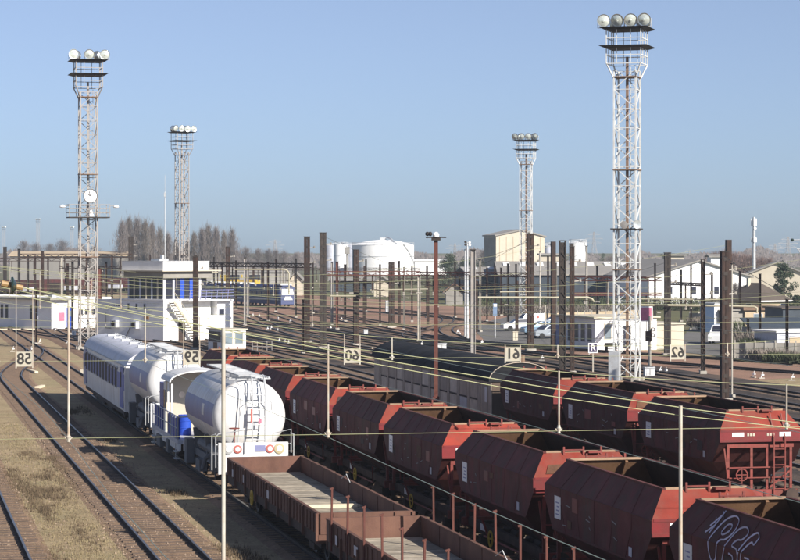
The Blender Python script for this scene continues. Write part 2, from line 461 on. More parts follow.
def track(pts, label, bed='ballast', single=None, smat='sleeper', sleepers=True, bedz=.034, group=None, half=1.65):
    """pts: centre line. single=(w0,w1) range of arc positions whose sleepers are single pieces"""
    base = pts[0].copy(); base.z = 0
    t = thing('railway_track', label, 'track', base, 0, group)
    L = [p - base for p in pts]; n = len(L)
    nor = []
    for i in range(n):
        d = (L[min(i + 1, n - 1)] - L[max(i - 1, 0)]); d.z = 0; d.normalize(); nor.append(Vector((d.y, -d.x, 0)))
    for sgn in (-1, 1):
        mb = MB()
        prof = [(-.065, .06), (.065, .06), (.065, .08), (.012, .09), (.012, .155), (.036, .165), (.036, RAIL_Z), (-.036, RAIL_Z), (-.036, .165), (-.012, .155), (-.012, .09), (-.065, .08)]
        np_ = len(prof); vs = []; fs = []
        for i in range(n):
            for a, z in prof:
                vs.append(L[i] + nor[i] * (sgn * .753 + a) + Vector((0, 0, z)))
        b = 0
        for i in range(n - 1):
            for k in range(np_):
                k2 = (k + 1) % np_
                mb.mi = 1 if k == 6 else 0
                mb.add([], [])
                mb.f.append((i * np_ + k, i * np_ + k2, (i + 1) * np_ + k2, (i + 1) * np_ + k)); mb.m.append(mb.mi)
        mb.v = [tuple(v) for v in vs]
        mb.build('rail', [M['rail_side'], M['rail_top']], t)
    # bed
    mb = MB(); vs = []
    for i in range(n):
        vs += [L[i] - nor[i] * (half + .35) + Vector((0, 0, bedz - .03)), L[i] - nor[i] * half + Vector((0, 0, bedz + .03)), L[i] + nor[i] * half + Vector((0, 0, bedz + .03)), L[i] + nor[i] * (half + .35) + Vector((0, 0, bedz - .03))]
    fs = []
    for i in range(n - 1):
        for k in range(3):
            fs.append((4 * i + k, 4 * i + k + 1, 4 * i + k + 5, 4 * i + k + 4))
    mb.add(vs, fs); mb.build('ballast_bed', M[bed], t)
    # sleepers
    if sleepers:
        mb = MB(); acc = 0; nxt = 0
        for i in range(n - 1):
            d = L[i + 1] - L[i]; ln = d.length; dn = d.normalized(); a = Vector((dn.y, -dn.x, 0))
            while nxt < acc + ln:
                p = L[i] + dn * (nxt - acc)
                if single and single[0] <= nxt <= single[1]:
                    o = link('sleeper', SLEEPER_ME, t, p + Vector((random.uniform(-.04, .04), 0, -.03 + random.uniform(-.014, .012))), math.atan2(a.y, a.x) + random.uniform(-.02, .02))
                else:
                    q = a * 1.3; r = dn * .125; z0 = Vector((0, 0, .0)); z1 = Vector((0, 0, .082))
                    mb.add([p - q - r + z1, p + q - r + z1, p + q + r + z1, p - q + r + z1, p - q - r, p + q - r], [(0, 1, 2, 3), (0, 4, 5, 1)])
                nxt += .62
            acc += ln
        if mb.f: stuff(mb.build('sleeper_row', M[smat], t))
    return t

def sline(s, w0, w1, n=30): return [sw(s, w0 + (w1 - w0) * i / n) for i in range(n + 1)]
track(sline(3.3, 10, 420, 20), 'leftmost siding track, only its right rail showing in the bottom left corner', single=(46, 72), bed='light_ballast', half=1.2)
p85 = sline(8.5, 10, 165, 16) + [sw(8.5 + 4.7 * (3 * t * t - 2 * t ** 3), 165 + 55 * t) for t in [i / 10 for i in range(1, 11)]]
track(p85, 'curved siding track running through the earth left of the white wagons', single=(48, 112), bed='light_ballast', half=1.2)
track(sline(13.2, 10, 480, 24), 'siding track carrying the white tank wagons and the coach', bed='light_ballast', half=1.3)
track(sline(18.2, 10, 480, 24), 'siding track carrying the long middle row of red hoppers')
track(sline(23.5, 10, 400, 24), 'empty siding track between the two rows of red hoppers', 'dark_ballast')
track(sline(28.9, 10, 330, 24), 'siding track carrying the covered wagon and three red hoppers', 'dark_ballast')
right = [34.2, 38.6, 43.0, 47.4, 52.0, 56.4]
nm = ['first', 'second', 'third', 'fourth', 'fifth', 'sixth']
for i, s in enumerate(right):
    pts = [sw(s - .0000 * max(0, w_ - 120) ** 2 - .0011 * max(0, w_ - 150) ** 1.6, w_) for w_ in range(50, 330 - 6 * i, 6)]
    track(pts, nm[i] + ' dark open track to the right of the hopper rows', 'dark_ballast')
curves = [
    ([(540, 356), (450, 346), (419, 340.5), (409, 336), (416, 332.5), (434, 328.5), (446, 323.5), (447, 319), (430, 315), (390, 310), (330, 306)], 'winding S-shaped track on the reddish ballast behind the covered wagon'),
    ([(560, 351), (500, 346), (466, 341), (450, 335), (446, 331), (452, 327), (480, 322)], 'short curved track left of the parked cars'),
    ([(480, 352), (380, 342), (320, 330), (292, 320), (270, 313.5), (235, 309), (180, 305)], 'track curving away in front of the blue train'),
    ([(440, 357), (340, 346), (285, 332), (262, 322), (245, 315.5), (215, 311), (160, 307)], 'second track curving towards the front of the blue train'),
    ([(420, 330), (350, 318), (310, 312), (285, 308.5), (240, 305), (150, 300)], 'track on which the blue train stands'),
    ([(400, 362), (300, 349), (240, 338), (200, 327), (140, 312), (80, 302)], 'track passing the foot of the small flat-roofed cabin'),
    ([(500, 325), (430, 317), (350, 311), (280, 304), (180, 298), (80, 292)], 'far track crossing the reddish ballast beyond the post pairs'),
    ([(340, 360), (250, 346), (170, 334), (110, 326), (60, 318), (0, 309)], 'track between the control tower and the long white shed'),
    ([(240, 352), (160, 343), (90, 334), (40, 326), (-20, 315)], 'track passing the foot of the left floodlight tower'),
    ([(150, 350), (80, 341), (30, 333), (-30, 322)], 'track branching left below the white shed'),
]
curves += [
    ([(800, 366), (700, 359), (600, 352.5), (520, 347), (470, 341.5), (430, 336)], 'open track passing just below the white office'),
    ([(820, 376), (700, 367), (600, 359), (500, 351), (400, 341), (330, 333), (270, 325)], 'long open track sweeping across the middle of the yard'),
    ([(560, 348), (480, 343), (420, 336), (360, 325), (330, 318), (300, 314)], 'track leading from the parking lot towards the tall post pair'),
    ([(330, 352), (270, 341), (220, 332), (170, 323), (110, 314)], 'track in front of the control tower stairs'),
    ([(300, 340), (250, 330), (215, 321), (170, 314), (100, 306)], 'track behind the small flat-roofed cabin'),
]
for c, lab in curves:
    track(smooth_path([gp(u, v) for u, v in c], 3), lab, 'red_ballast' if c[0][0] > 350 else 'ballast', bedz=.04, smat='buried_sleeper')

# loose stones beside the near track and dry tufts on the earth
mb = MB()
for i in range(5200):
    w_ = random.uniform(56, 125); s = random.choice([8.5, 8.5, 3.3]) + random.gauss(0, 1.5)
    if random.random() < .12: s = random.uniform(0, 12)
    p = sw(s, w_); r = random.uniform(.02, .055)
    z = .065 if abs(s - 8.5) < 1.65 or abs(s - 3.3) < 1.65 else .012
    a = random.random() * 6.28
    q = [p + Vector((math.cos(a + k * 2.09) * r * random.uniform(.7, 1.2), math.sin(a + k * 2.09) * r * random.uniform(.7, 1.2), z - .01)) for k in range(3)]
    q.append(p + Vector((random.uniform(-.3, .3) * r, random.uniform(-.3, .3) * r, z + r * .9)))
    mb.add(q, [(0, 1, 3), (1, 2, 3), (2, 0, 3)])
o = stuff(mb.build('loose_stones', M['stone'])); tag(o, 'loose ballast stones strewn around the left tracks', 'stones')
def grass_patch(name, label, spots, n, hmin, hmax, mat):
    mb = MB()
    for i in range(n):
        s0, w0, rs, rw = random.choice(spots)
        s = random.gauss(s0, rs); w_ = random.gauss(w0, rw)
        p = sw(s, w_, .005)
        for k in range(4):
            h = random.uniform(hmin, hmax); a = random.random() * 6.28; l = random.uniform(.0, .6) * h
            d = Vector((math.cos(a), math.sin(a), 0)); e = Vector((-d.y, d.x, 0)) * .012
            q = p + d * .03 * k
            mb.add([q - e, q + e, q + d * l + Vector((0, 0, h))], [(0, 1, 2)])
    o = stuff(mb.build(name, mat)); tag(o, label, 'grass')
sp = [(5.9, w_, .8, 2.5) for w_ in (62, 66, 70, 74, 79, 84, 90, 96, 104, 112, 122)] + [(6.6, 70, .5, 8), (5.2, 78, .5, 9), (6.0, 118, .8, 12), (1.2, 85, .8, 12)]
grass_patch('dry_grass', 'dry yellow-brown weeds on the earth between the two left tracks', sp, 5000, .02, .10, M['dry_grass'])
sp2 = [(random.choice([6.6, 6.9, 5.2, 4.9, 5.9]) + random.gauss(0, .25), random.uniform(58, 108), random.uniform(.1, .4), random.uniform(.3, 2.4)) for _ in range(26)] + [(10.6 + random.gauss(0, .3), random.uniform(58, 150), .2, random.uniform(.5, 2)) for _ in range(8)]
grass_patch('weeds', 'darker brown weed clumps along the edges of the left tracks', sp2, 3600, .05, .2, M['dead_weed'])
# ================================================================== ROLLING STOCK
# local frame of every wagon: x to the right of the track, y along it away from the camera, z from the ground
def wheelset(parent, y, r=.47):
    for sgn in (-1, 1):
        mb = MB()
        x = sgn * .74
        mb.lathe([(r + .028, x + sgn * -.06), (r + .028, x - sgn * .03), (r, x - sgn * .028), (r * .99, x + sgn * .07), (r * .8, x + sgn * .06), (r * .76, x + sgn * .0), (.2, x + sgn * .01), (.1, x + sgn * .09), (.1, x + sgn * .2)], 20, (0, y, RAIL_Z + r), 'x')
        wh = mb.build('wheel', M['wheel'], parent, True)
        bx = MB(); bx.cb(sgn * 1.0, y, RAIL_Z + r, .22, .3, .32); bx.cb(sgn * 1.0, y, RAIL_Z + r + .24, .1, 1.1, .08)
        bx.build('axle_box', M['chassis'], wh)
    mb = MB(); mb.tube([(-.74, y, RAIL_Z + r), (.74, y, RAIL_Z + r)], .08, 8); mb.build('axle', M['wheel'], parent)

def buffers(parent, yend, sgn, mat, z=1.06):
    for sx in (-1, 1):
        mb = MB(); x = sx * .875
        mb.lathe([(.11, 0), (.11, sgn * .3), (.07, sgn * .3), (.07, sgn * .52), (.23, sgn * .53), (.23, sgn * .58)], 14, (x, yend, z), 'y')
        mb.build('buffer', mat, parent, True)

def bogie(parent, y, r=.46):
    b = MB()
    for sx in (-1, 1):
        b.box(sx * 1.0 - .06, sx * 1.0 + .06, y - 1.35, y + 1.35, .62, .8)
        b.box(sx * 1.0 - .09, sx * 1.0 + .09, y - .4, y + .4, .45, .64)
    b.box(-1.0, 1.0, y - .2, y + .2, .6, .78)
    bg_ = b.build('bogie_frame', M['chassis'], parent)
    for dy in (-.9, .9):
        for sgn in (-1, 1):
            mb = MB(); x = sgn * .74
            mb.lathe([(r + .028, x - sgn * .06), (r + .028, x - sgn * .03), (r, x - sgn * .028), (r, x + sgn * .07), (r * .8, x + sgn * .06), (r * .76, x), (.1, x + sgn * .02), (.1, x + sgn * .28)], 20, (0, y + dy, RAIL_Z + r), 'x')
            mb.build('wheel', M['wheel'], bg_, True)

# ---------------------------------------------------------------- hopper wagon
HLEV = [(3.85, 1.05, 3.80), (3.2, 1.5, 4.35), (2.85, 1.5, 4.35), (2.1, 1.5, 3.62), (1.25, .62, 2.5)]
def make_hopper():
    root = thing('hopper_wagon', '-', 'hopper wagon', (0, 0, 0), TH, 'red hopper wagons')
    lv = HLEV
    # side shells
    for sx in (-1, 1):
        mb = MB()
        for i in range(len(lv) - 1):
            (z0, a0, l0), (z1, a1, l1) = lv[i], lv[i + 1]
            nseg = 6
            for k in range(nseg):
                t0 = -1 + 2 * k / nseg; t1 = -1 + 2 * (k + 1) / nseg
                # each plate dished very slightly between its seams
                tm = (t0 + t1) / 2; bu = .012
                q = lambda t, z, a, l, o=0: (sx * (a + o), t * l, z)
                vs = [q(t0, z0, a0, l0), q(tm, z0, a0, l0, 0), q(t1, z0, a0, l0), q(t0, z1, a1, l1), q(tm, z1, a1, l1, 0), q(t1, z1, a1, l1),
                      q(tm, (z0 + z1) / 2, (a0 + a1) / 2, (l0 + l1) / 2, -bu * random.uniform(.3, 1.6))]
                vs += [q(t0, (z0 + z1) / 2, (a0 + a1) / 2, (l0 + l1) / 2), q(t1, (z0 + z1) / 2, (a0 + a1) / 2, (l0 + l1) / 2)]
                mb.add(vs, [(0, 1, 6, 7), (1, 2, 8, 6), (7, 6, 4, 3), (6, 8, 5, 4)])
        side = mb.build('side_shell', M['wagon_side'], root, False)
        sm = MB()
        for k in range(1, 6):
            t = -1 + 2 * k / 6
            for i in range(3):
                (z0, a0, l0), (z1, a1, l1) = lv[i], lv[i + 1]
                sm.bar((sx * (a0 + .004), t * l0, z0), (sx * (a1 + .004), t * l1, z1), .014, .01, (1, 0, 0))
        sm.bar((sx * 1.504, -4.3, 3.2), (sx * 1.504, 4.3, 3.2), .012, .02)
        sm.bar((sx * 1.504, -3.62, 2.11), (sx * 1.504, 3.62, 2.11), .018, .05)
        sm.build('weld_seams', M['wagon_side'], side)
    # end shells
    for sy in (-1, 1):
        mb = MB()
        for i in range(len(lv) - 1):
            (z0, a0, l0), (z1, a1, l1) = lv[i], lv[i + 1]
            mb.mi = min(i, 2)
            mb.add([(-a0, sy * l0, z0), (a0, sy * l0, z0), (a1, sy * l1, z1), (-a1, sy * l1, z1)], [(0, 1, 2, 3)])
        e = mb.build('end_shell', [M['wagon_red'], M['wagon_dark_red'], M['shaded_red']], root)
        tr = MB()
        tr.box(-1.5, 1.5, sy * 4.352 - .012, sy * 4.352 + .012, 2.82, 2.9)
        tr.box(-1.46, 1.46, sy * 4.34 - .02, sy * 4.34 + .02, 3.17, 3.23)
        tr.build('stiffener', M['wagon_dark_red'], e)
        hd = MB()
        for x in (-.5, .05, .55):
            hd.box(x - .025, x + .025, sy * 3.86 - .02, sy * 3.86 + .02, 3.78, 4.0)
        hd.box(-.5, .07, sy * 3.86 - .018, sy * 3.86 + .018, 3.90, 3.93)
        hd.box(.16, .5, sy * 3.9 - .1, sy * 3.9 + .1, 3.83, 3.88)
        hd.build('grab_iron', M['chassis_red'], e)
        # platform frame at the end
        fr = MB()
        fr.box(-1.3, 1.3, sy * 4.3 - .07, sy * 4.3 + .07, .95, 1.2)
        fr.box(-1.2, 1.2, sy * 4.18 - .06, sy * 4.18 + .06, 2.62, 2.80)
        for x in (-1.16, -.32, .25, 1.1):
            fr.box(x - .045, x + .045, sy * 4.2 - .04, sy * 4.2 + .04, 1.2, 2.63)
        fr.bar((-1.16, sy * 4.3, 1.95), (1.1, sy * 4.3, 1.95), .04)
        fr.bar((-1.16, sy * 4.3, 1.6), (1.1, sy * 4.3, 1.6), .035)
        fr.bar((.28, sy * 4.22, 1.22), (1.05, sy * 4.22, 1.8), .06)
        fr.bar((-1.12, sy * 4.22, 1.22), (-1.3, sy * 4.22, 2.6), .05)
        fr.build('end_frame', M['chassis_red'], root)
        ld = MB(); lx = .62
        for dx in (-.2, .2):
            ld.bar((lx + dx, sy * 4.42, .8), (lx + dx, sy * 4.42, 2.95), .04)
            ld.bar((lx + dx, sy * 4.42, 2.95), (lx + dx, sy * 4.05, 3.75), .035)
        for k in range(8):
            ld.bar((lx - .2, sy * 4.42, .95 + k * .27), (lx + .2, sy * 4.42, .95 + k * .27), .03)
        ld.build('ladder', M['chassis_red'], root)
        bw = MB(); bw.ring((-.75, sy * 4.45, 1.72), .22, .04, 'y', 16, .02); bw.bar((-.95, sy * 4.45, 1.72), (-.55, sy * 4.45, 1.72), .03); bw.bar((-.75, sy * 4.45, 1.2), (-.75, sy * 4.45, 1.92), .03)
        bw.build('brake_wheel', M['chassis_red'], root)
        buffers(root, sy * 4.36, sy, M['chassis'])
    # open top: inside shell, rim, cross ribs
    mb = MB(); c = .05
    for i in range(len(lv) - 1):
        (z0, a0, l0), (z1, a1, l1) = lv[i], lv[i + 1]
        p = [(-a0 + c, -l0 + c, z0), (a0 - c, -l0 + c, z0), (a0 - c, l0 - c, z0), (-a0 + c, l0 - c, z0)]
        q = [(-a1 + c, -l1 + c, z1), (a1 - c, -l1 + c, z1), (a1 - c, l1 - c, z1), (-a1 + c, l1 - c, z1)]
        for k in range(4):
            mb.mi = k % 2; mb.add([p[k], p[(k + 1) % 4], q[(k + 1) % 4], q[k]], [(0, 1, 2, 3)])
    z1, a1, l1 = lv[-1]
    mb.add([(-a1 + c, -l1 + c, z1 + .002), (a1 - c, -l1 + c, z1 + .002), (a1 - c, l1 - c, z1 + .002), (-a1 + c, l1 - c, z1 + .002)], [(0, 1, 2, 3)])
    mb.build('inside_shell', [M['wagon_inside'], M['shaded_inside']], root)  # end walls keep the tan colour, side walls carry the painted shade
    rm = MB()
    for sx in (-1, 1): rm.box(sx * 1.03 - .045, sx * 1.03 + .045, -3.83, 3.83, 3.83, 3.875)
    rm.build_split('side_rim', M['wagon_side'], root)
    rm = MB()
    for sy in (-1, 1): rm.box(-.985, .985, sy * 3.76 - .05, sy * 3.76 + .05, 3.832, 3.888)
    rm.build_split('end_rim', M['rim'], root)
    rb_ = MB()
    for x in (.55,):
        rb_.bar((x, 3.72, 3.8), (x, 4.2, 3.2), .07)
    rb_.build_split('cross_rib', M['wagon_inside'], root)
    # underframe
    uf = MB()
    for sx in (-1, 1): uf.box(sx * 1.05 - .07, sx * 1.05 + .07, -4.25, 4.25, .98, 1.22)
    for y in (-3.3, -1.2, 1.2, 3.3): uf.box(-1.0, 1.0, y - .08, y + .08, 1.0, 1.2)
    uf.build('underframe', M['chassis'], root)
    ch = MB()
    for y in (-1.2, 1.2):
        for sx in (-1, 1):
            ch.hexa([(sx * .1, y - .8, 1.25), (sx * .62, y - .8, 1.25), (sx * .62, y + .8, 1.25), (sx * .1, y + .8, 1.25), (sx * .2, y - .9, 1.5), (sx * .9, y - .9, 1.5), (sx * .9, y + .9, 1.5), (sx * .2, y + .9, 1.5)])
            ch.hexa([(sx * .7, y - .7, .55), (sx * .95, y - .7, .5), (sx * .95, y + .7, .5), (sx * .7, y + .7, .55), (sx * .3, y - .75, 1.2), (sx * .6, y - .75, 1.2), (sx * .6, y + .75, 1.2), (sx * .3, y + .75, 1.2)])
    ch.build_split('discharge_chute', M['chassis'], root)
    lv_ = MB()
    for sx in (-1, 1):
        lv_.tube([(sx * 1.2, -2.0, .9), (sx * 1.2, 2.0, .9)], .035, 6)
        lv_.bar((sx * 1.2, -1.9, .9), (sx * 1.28, -2.2, 1.5), .05); lv_.bar((sx * 1.2, 1.5, .9), (sx * 1.28, 1.9, 1.4), .05)
    lv_.build('discharge_lever', M['chassis_red'], root)
    hw = MB(); hw.ring((-1.3, .9, .95), .24, .05, 'x', 18, .02); hw.bar((-1.3, .68, .95), (-1.3, 1.12, .95), .03)
    hw.build('hand_wheel', M['yellow'], root)
    for y in (-2.9, 2.9): wheelset(root, y)
    lb = MB(); lb.box(-1.512, -1.506, 2.85, 3.4, 2.4, 2.98); lb.build('label_plate', M['sign_white'], root)
    lb = MB(); lb.box(-1.1232, -1.12, 2.2, 2.75, 1.0, 1.19); lb.build('number_plate', M['sign_white'], root)
    lb = MB(); lb.box(-1.512, -1.506, -2.95, -2.72, 2.2, 2.42); lb.build('symbol_plate', M['grey_paint'], root)
    mk = MB(); mk.mi = 0
    for k in range(4): mk.box(-1.514, -1.5125, 2.98, 3.28 - .05 * (k % 3), 2.5 + k * .1, 2.53 + k * .1)
    mk.build('label_print', M['band_blue'], root)
    for x, wd in ((-.85, .42), (.85, .42)):
        b = MB(); b.box(x - wd / 2, x + wd / 2, -4.362, -4.353, 3.0, 3.14); b.build('white_plate', M['sign_white'], root)
    for x in (-.38, .33):
        b = MB()
        for k in range(3): b.box(x - .14 + k * .1, x - .07 + k * .1, -4.362, -4.353, 3.02, 3.11)
        b.build('stencilled_number', M['sign_cream'], root)
    return root

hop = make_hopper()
row2 = [48.3, 58.2, 68.0, 78.4, 87.9, 97.7, 107.5, 117.3, 127.1]
lab2 = ['red-brown hopper wagon with chalk-white outlined graffiti in the bottom right corner',
        'red-brown hopper wagon directly behind the graffiti-covered one, second from the bottom right',
        'third red hopper wagon of the middle row counted from the graffiti wagon',
        'fourth red hopper wagon of the middle row counted from the graffiti wagon',
        'fifth red hopper wagon of the middle row, beside the white tank end',
        'sixth red hopper wagon of the middle row, just behind the white tank wagon',
        'seventh red hopper wagon of the middle row counted from the graffiti wagon',
        'eighth red hopper wagon of the middle row, last but one before the flat-roofed cabin',
        'farthest red hopper wagon of the middle row, close to the small flat-roofed cabin']
hoppers = []
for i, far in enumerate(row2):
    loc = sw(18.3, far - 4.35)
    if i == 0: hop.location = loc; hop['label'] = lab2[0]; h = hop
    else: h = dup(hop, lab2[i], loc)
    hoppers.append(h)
row3 = [82.3, 92.3, 102.3]
lab3 = ['end hopper wagon with bright red end and tail marker at the right edge',
        'middle one of the three red hopper wagons behind the covered wagon row end',
        'red hopper wagon coupled to the long dark-roofed covered wagon']
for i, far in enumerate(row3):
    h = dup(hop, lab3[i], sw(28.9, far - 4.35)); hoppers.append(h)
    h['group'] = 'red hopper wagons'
last = hoppers[9]
rp = random.Random(3)
for i, hh in enumerate(hoppers):          # repaired plates, chalk marks and stencils differ from wagon to wagon
    for k in range(rp.randint(2, 4)):
        y = rp.uniform(-3.0, 2.6); z = rp.uniform(2.2, 2.8); a_ = rp.uniform(.25, .8); b_ = rp.uniform(.15, .4)
        q = MB(); q.box(-1.509, -1.5045, y, y + a_, z, z + b_); q.build('repaired_plate', M[rp.choice(['rust_patch', 'dark_patch', 'wagon_dark_red', 'rust_patch'])], hh)
    for k in range(rp.randint(3, 7)):
        y = rp.uniform(-2.6, 2.4); z = rp.uniform(2.25, 2.9)
        q = MB(); q.bar((-1.511, y, z), (-1.511, y + rp.uniform(.1, .35), z + rp.uniform(-.08, .08)), .006, .025); q.build('chalk_mark', M['chalk'], hh)
    if i in (2, 5, 7, 10):
        q = MB(); q.hexa([(-1.12, -4.26, 3.31), (-.35, -4.26, 3.31), (-.35, -4.28, 3.32), (-1.12, -4.28, 3.32), (-1.0, -4.07, 3.54), (-.35, -4.07, 3.54), (-.35, -4.09, 3.55), (-1.0, -4.09, 3.55)]); q.build('end_patch', M[['rust_patch', 'dark_patch'][i % 2]], hh)
# tail marker on the last wagon
mk = MB(); mk.box(1.36, 1.6, -4.5, -4.47, 1.2, 1.62); mk.bar((1.48, -4.45, 1.0), (1.48, -4.45, 1.62), .05)
tm = mk.build('tail_marker', M['red'], last)
mk = MB(); mk.add([(1.36, -4.506, 1.2), (1.6, -4.506, 1.2), (1.48, -4.506, 1.41)], [(0, 1, 2)]); mk.build('marker_triangle', M['yellow'], tm)
# graffiti strokes follow the shell of the nearest wagon
def shell_pt(y, p):
    # p: metres down the side from the top edge
    (z0, a0, _), (z1, a1, _), = HLEV[0], HLEV[1]
    L0 = math.hypot(z0 - z1, a1 - a0)
    if p <= L0:
        t = p / L0; return Vector((-(a0 + (a1 - a0) * t) - .012, y, z0 + (z1 - z0) * t + .01))
    return Vector((-1.5 - .012, y, 3.2 - (p - L0)))
def stroke(mb, pts, wd=.035):
    P = []; n = len(pts); V = [Vector((a, b, 0)) for a, b in pts]; closed = (V[0] - V[-1]).length < 1e-6
    for i in range(n - 1):
        p0 = V[i - 1] if i else (V[-2] if closed else V[0]); p1 = V[i]; p2 = V[i + 1]; p3 = V[i + 2] if i + 2 < n else (V[1] if closed else V[-1])
        for k in range(6):
            t = k / 6; q = .5 * ((2 * p1) + (p2 - p0) * t + (2 * p0 - 5 * p1 + 4 * p2 - p3) * t * t + (3 * p1 - p0 - 3 * p2 + p3) * t ** 3)
            P.append((q.x, q.y))
    P.append(pts[-1])
    for i in range(len(P) - 1):
        a = shell_pt(*P[i]); b = shell_pt(*P[i + 1]); d = (b - a)
        if d.length < 1e-6: continue
        mb.bar(a, b, .006, wd, up=d.cross(Vector((1, 0, 0))).normalized())
gf = []
G = [  # outlined letters, (distance from far end towards us, metres down)
    [(1.35, 1.35), (1.15, .95), (1.35, .35), (1.75, .12), (2.15, .2), (2.25, .5), (2.05, .75), (1.75, .85), (1.65, 1.3), (1.35, 1.35)],
    [(1.6, .6), (1.7, .38), (1.95, .36), (1.98, .52), (1.75, .66), (1.6, .6)],
    [(2.05, 1.45), (2.2, 1.0), (2.4, .45), (2.75, .3), (3.05, .42), (2.95, .62), (2.7, .68), (2.6, .85), (3.0, .92), (3.05, 1.2), (2.85, 1.5), (2.4, 1.6), (2.05, 1.45)],
    [(2.5, 1.05), (2.75, 1.1), (2.7, 1.3), (2.4, 1.3)],
    [(3.75, .45), (3.5, .35), (3.2, .6), (3.05, 1.2), (3.15, 1.6), (3.5, 1.65), (3.75, 1.35), (3.8, 1.05), (3.5, 1.02)],
    [(3.75, .45), (3.7, .65), (3.5, .62), (3.3, .9), (3.25, 1.3), (3.4, 1.42), (3.55, 1.25)],
    [(.75, .55), (1.05, .2)], [(.8, .3), (1.05, .55)], [(.7, .75), (1.0, .5)], [(1.0, .1), (1.25, .3)], [(1.1, .05), (.95, .75)],
]
for st in G: gm = MB(); stroke(gm, [(4.0 - (y * .9 + 1.1), p * .85 - .0) for y, p in st]); gm.build('graffiti_stroke', M['graffiti'], hoppers[0])


# ---------------------------------------------------------------- low-sided bogie wagons
def make_gondola(far, near, label, stakes=False):
    L = far - near; c = (far + near) / 2; h = L / 2
    root = thing('gondola_wagon', label, 'gondola wagon', sw(13.35, c), TH, 'low-sided rusty wagons')
    uf = MB()
    uf.box(-1.25, 1.25, -h + .1, h - .1, 1.02, 1.17)
    for sx in (-1, 1): uf.box(sx * 1.3 - .06, sx * 1.3 + .06, -h + .05, h - .05, .9, 1.17)
    uf.box(-.3, .3, -h + .3, h - .3, .72, 1.02)
    uf.build('underframe', M['chassis'], root)
    npl = int(L / .42); pw = (L - .3) / npl
    pme = MB().cb(0, 0, 1.2, 2.56, pw - .02, .055).mesh('deck_plank', M['deck'])
    for k in range(npl):
        link('deck_plank', pme, root, (random.uniform(-.01, .01), -h + .15 + pw * (k + .5), random.uniform(-.008, .008)))
    np_ = 8; sl_ = L / np_
    for sx in (-1, 1):
        for k in range(np_):
            y0 = -h + k * sl_ + .04; y1 = y0 + sl_ - .08
            b = MB(); b.box(sx * 1.36 - .035, sx * 1.36 + .035, y0, y1, 1.18, 1.76)
            for q in (.25, .5, .75): b.box(sx * 1.41 - .018, sx * 1.41 + .018, y0 + (y1 - y0) * q - .05, y0 + (y1 - y0) * q + .05, 1.2, 1.72)
            b.build('side_board', M['gondola'], root)
            st = MB(); yy = -h + k * sl_
            st.box(sx * 1.42 - .04, sx * 1.42 + .04, yy - .045, yy + .045, .92, 1.78 if not stakes else 1.5)
            st.build('board_hinge_post', M['gondola'], root)
        rl = MB(); rl.box(sx * 1.36 - .05, sx * 1.36 + .05, -h + .02, h - .02, 1.762, 1.80); rl.build('top_rail', M['gondola'], root)
    for sy in (-1, 1):
        b = MB(); b.box(-1.32, 1.32, sy * h - .045, sy * h + .045, 1.18, 1.80); b.box(-1.38, 1.38, sy * (h - .0) - .06, sy * h + .06, .92, 1.17)
        for x in (-.9, 0, .9): b.box(x - .06, x + .06, sy * (h + .06) - .03, sy * (h + .06) + .03, 1.1, 1.78)
        b.build('end_board', M['gondola'], root)
        cp = MB(); cp.box(-.12, .12, sy * (h + .15) - .12, sy * (h + .15) + .12, .95, 1.15); cp.tube([(-.0, sy * (h + .2), 1.05), (.0, sy * (h + .36), .9), (0, sy * (h + .3), .7)], .04, 6)
        cp.build('coupling_hook', M['chassis'], root)
        buffers(root, sy * (h + .05), sy, M['chassis'])
    for y in (-h + 2.6, h - 2.6): bogie(root, y)
    hw = MB(); hw.ring((-1.46, h - 6.3, .98), .26, .05, 'x', 20, .02); hw.bar((-1.46, h - 6.54, .98), (-1.46, h - 6.06, .98), .035); hw.bar((-1.46, h - 6.3, .74), (-1.46, h - 6.3, 1.22), .035)
    hw.build('hand_wheel', M['yellow'], root)
    for y, a, z in ((h - 4.4, .5, 1.3), (h - 1.7, .3, 1.25), (h - 9.5, .4, 1.3)):
        b = MB(); b.box(-1.4345, -1.4295, y - a / 2, y + a / 2, z, z + .26); b.build('label_plate', M['grey_paint'], root)
    if stakes:
        k = 0
        for sx in (-1, 1):
            y = h - 1.1
            while y > -h:
                b = MB(); ln = random.uniform(-.05, .06); tl = random.uniform(-.03, .03)
                b.bar((sx * 1.455, y, 1.0), (sx * (1.455) + tl, y + random.uniform(-.03, .03), 2.72 + ln), .05, .065)
                b.bar((sx * 1.455 + tl - .06, y, 2.72 + ln), (sx * 1.455 + tl + .04, y, 2.75 + ln), .05)
                b.build('stake', M['red_rust'], root); y -= 2.25
    tie = MB(); tie.tube([(1.2, h - 9.9, 1.8), (1.12, h - 9.7, 2.05), (1.0, h - 9.5, 1.9)], .015, 5); tie.build('lashing_hook', M['galv'], root)
    return root
make_gondola(83.0, 64.8, 'rusty low-sided wagon with empty plank deck behind the white tank wagon')
make_gondola(63.5, 45.0, 'rusty low-sided wagon with upright stakes at the bottom edge', True)
for (w_, x0, x1, lab) in ((71.0, -1.15, 1.0, 'pale squared timber lying across the plank deck farther from the stakes'), (66.9, -1.15, 1.05, 'pale squared timber lying across the plank deck nearest the stakes')):
    b = MB(); b.box(x0, x1, -.09, .09, 0, .11); b.box(x1 - .5, x1 + .12, .1, .2, 0, .07)
    tag(b.build('timber_beam', M['timber'], None, False, sw(13.35, w_, 1.235), TH + random.uniform(-.03, .03)), lab, 'timber', 'timbers on the wagon deck')

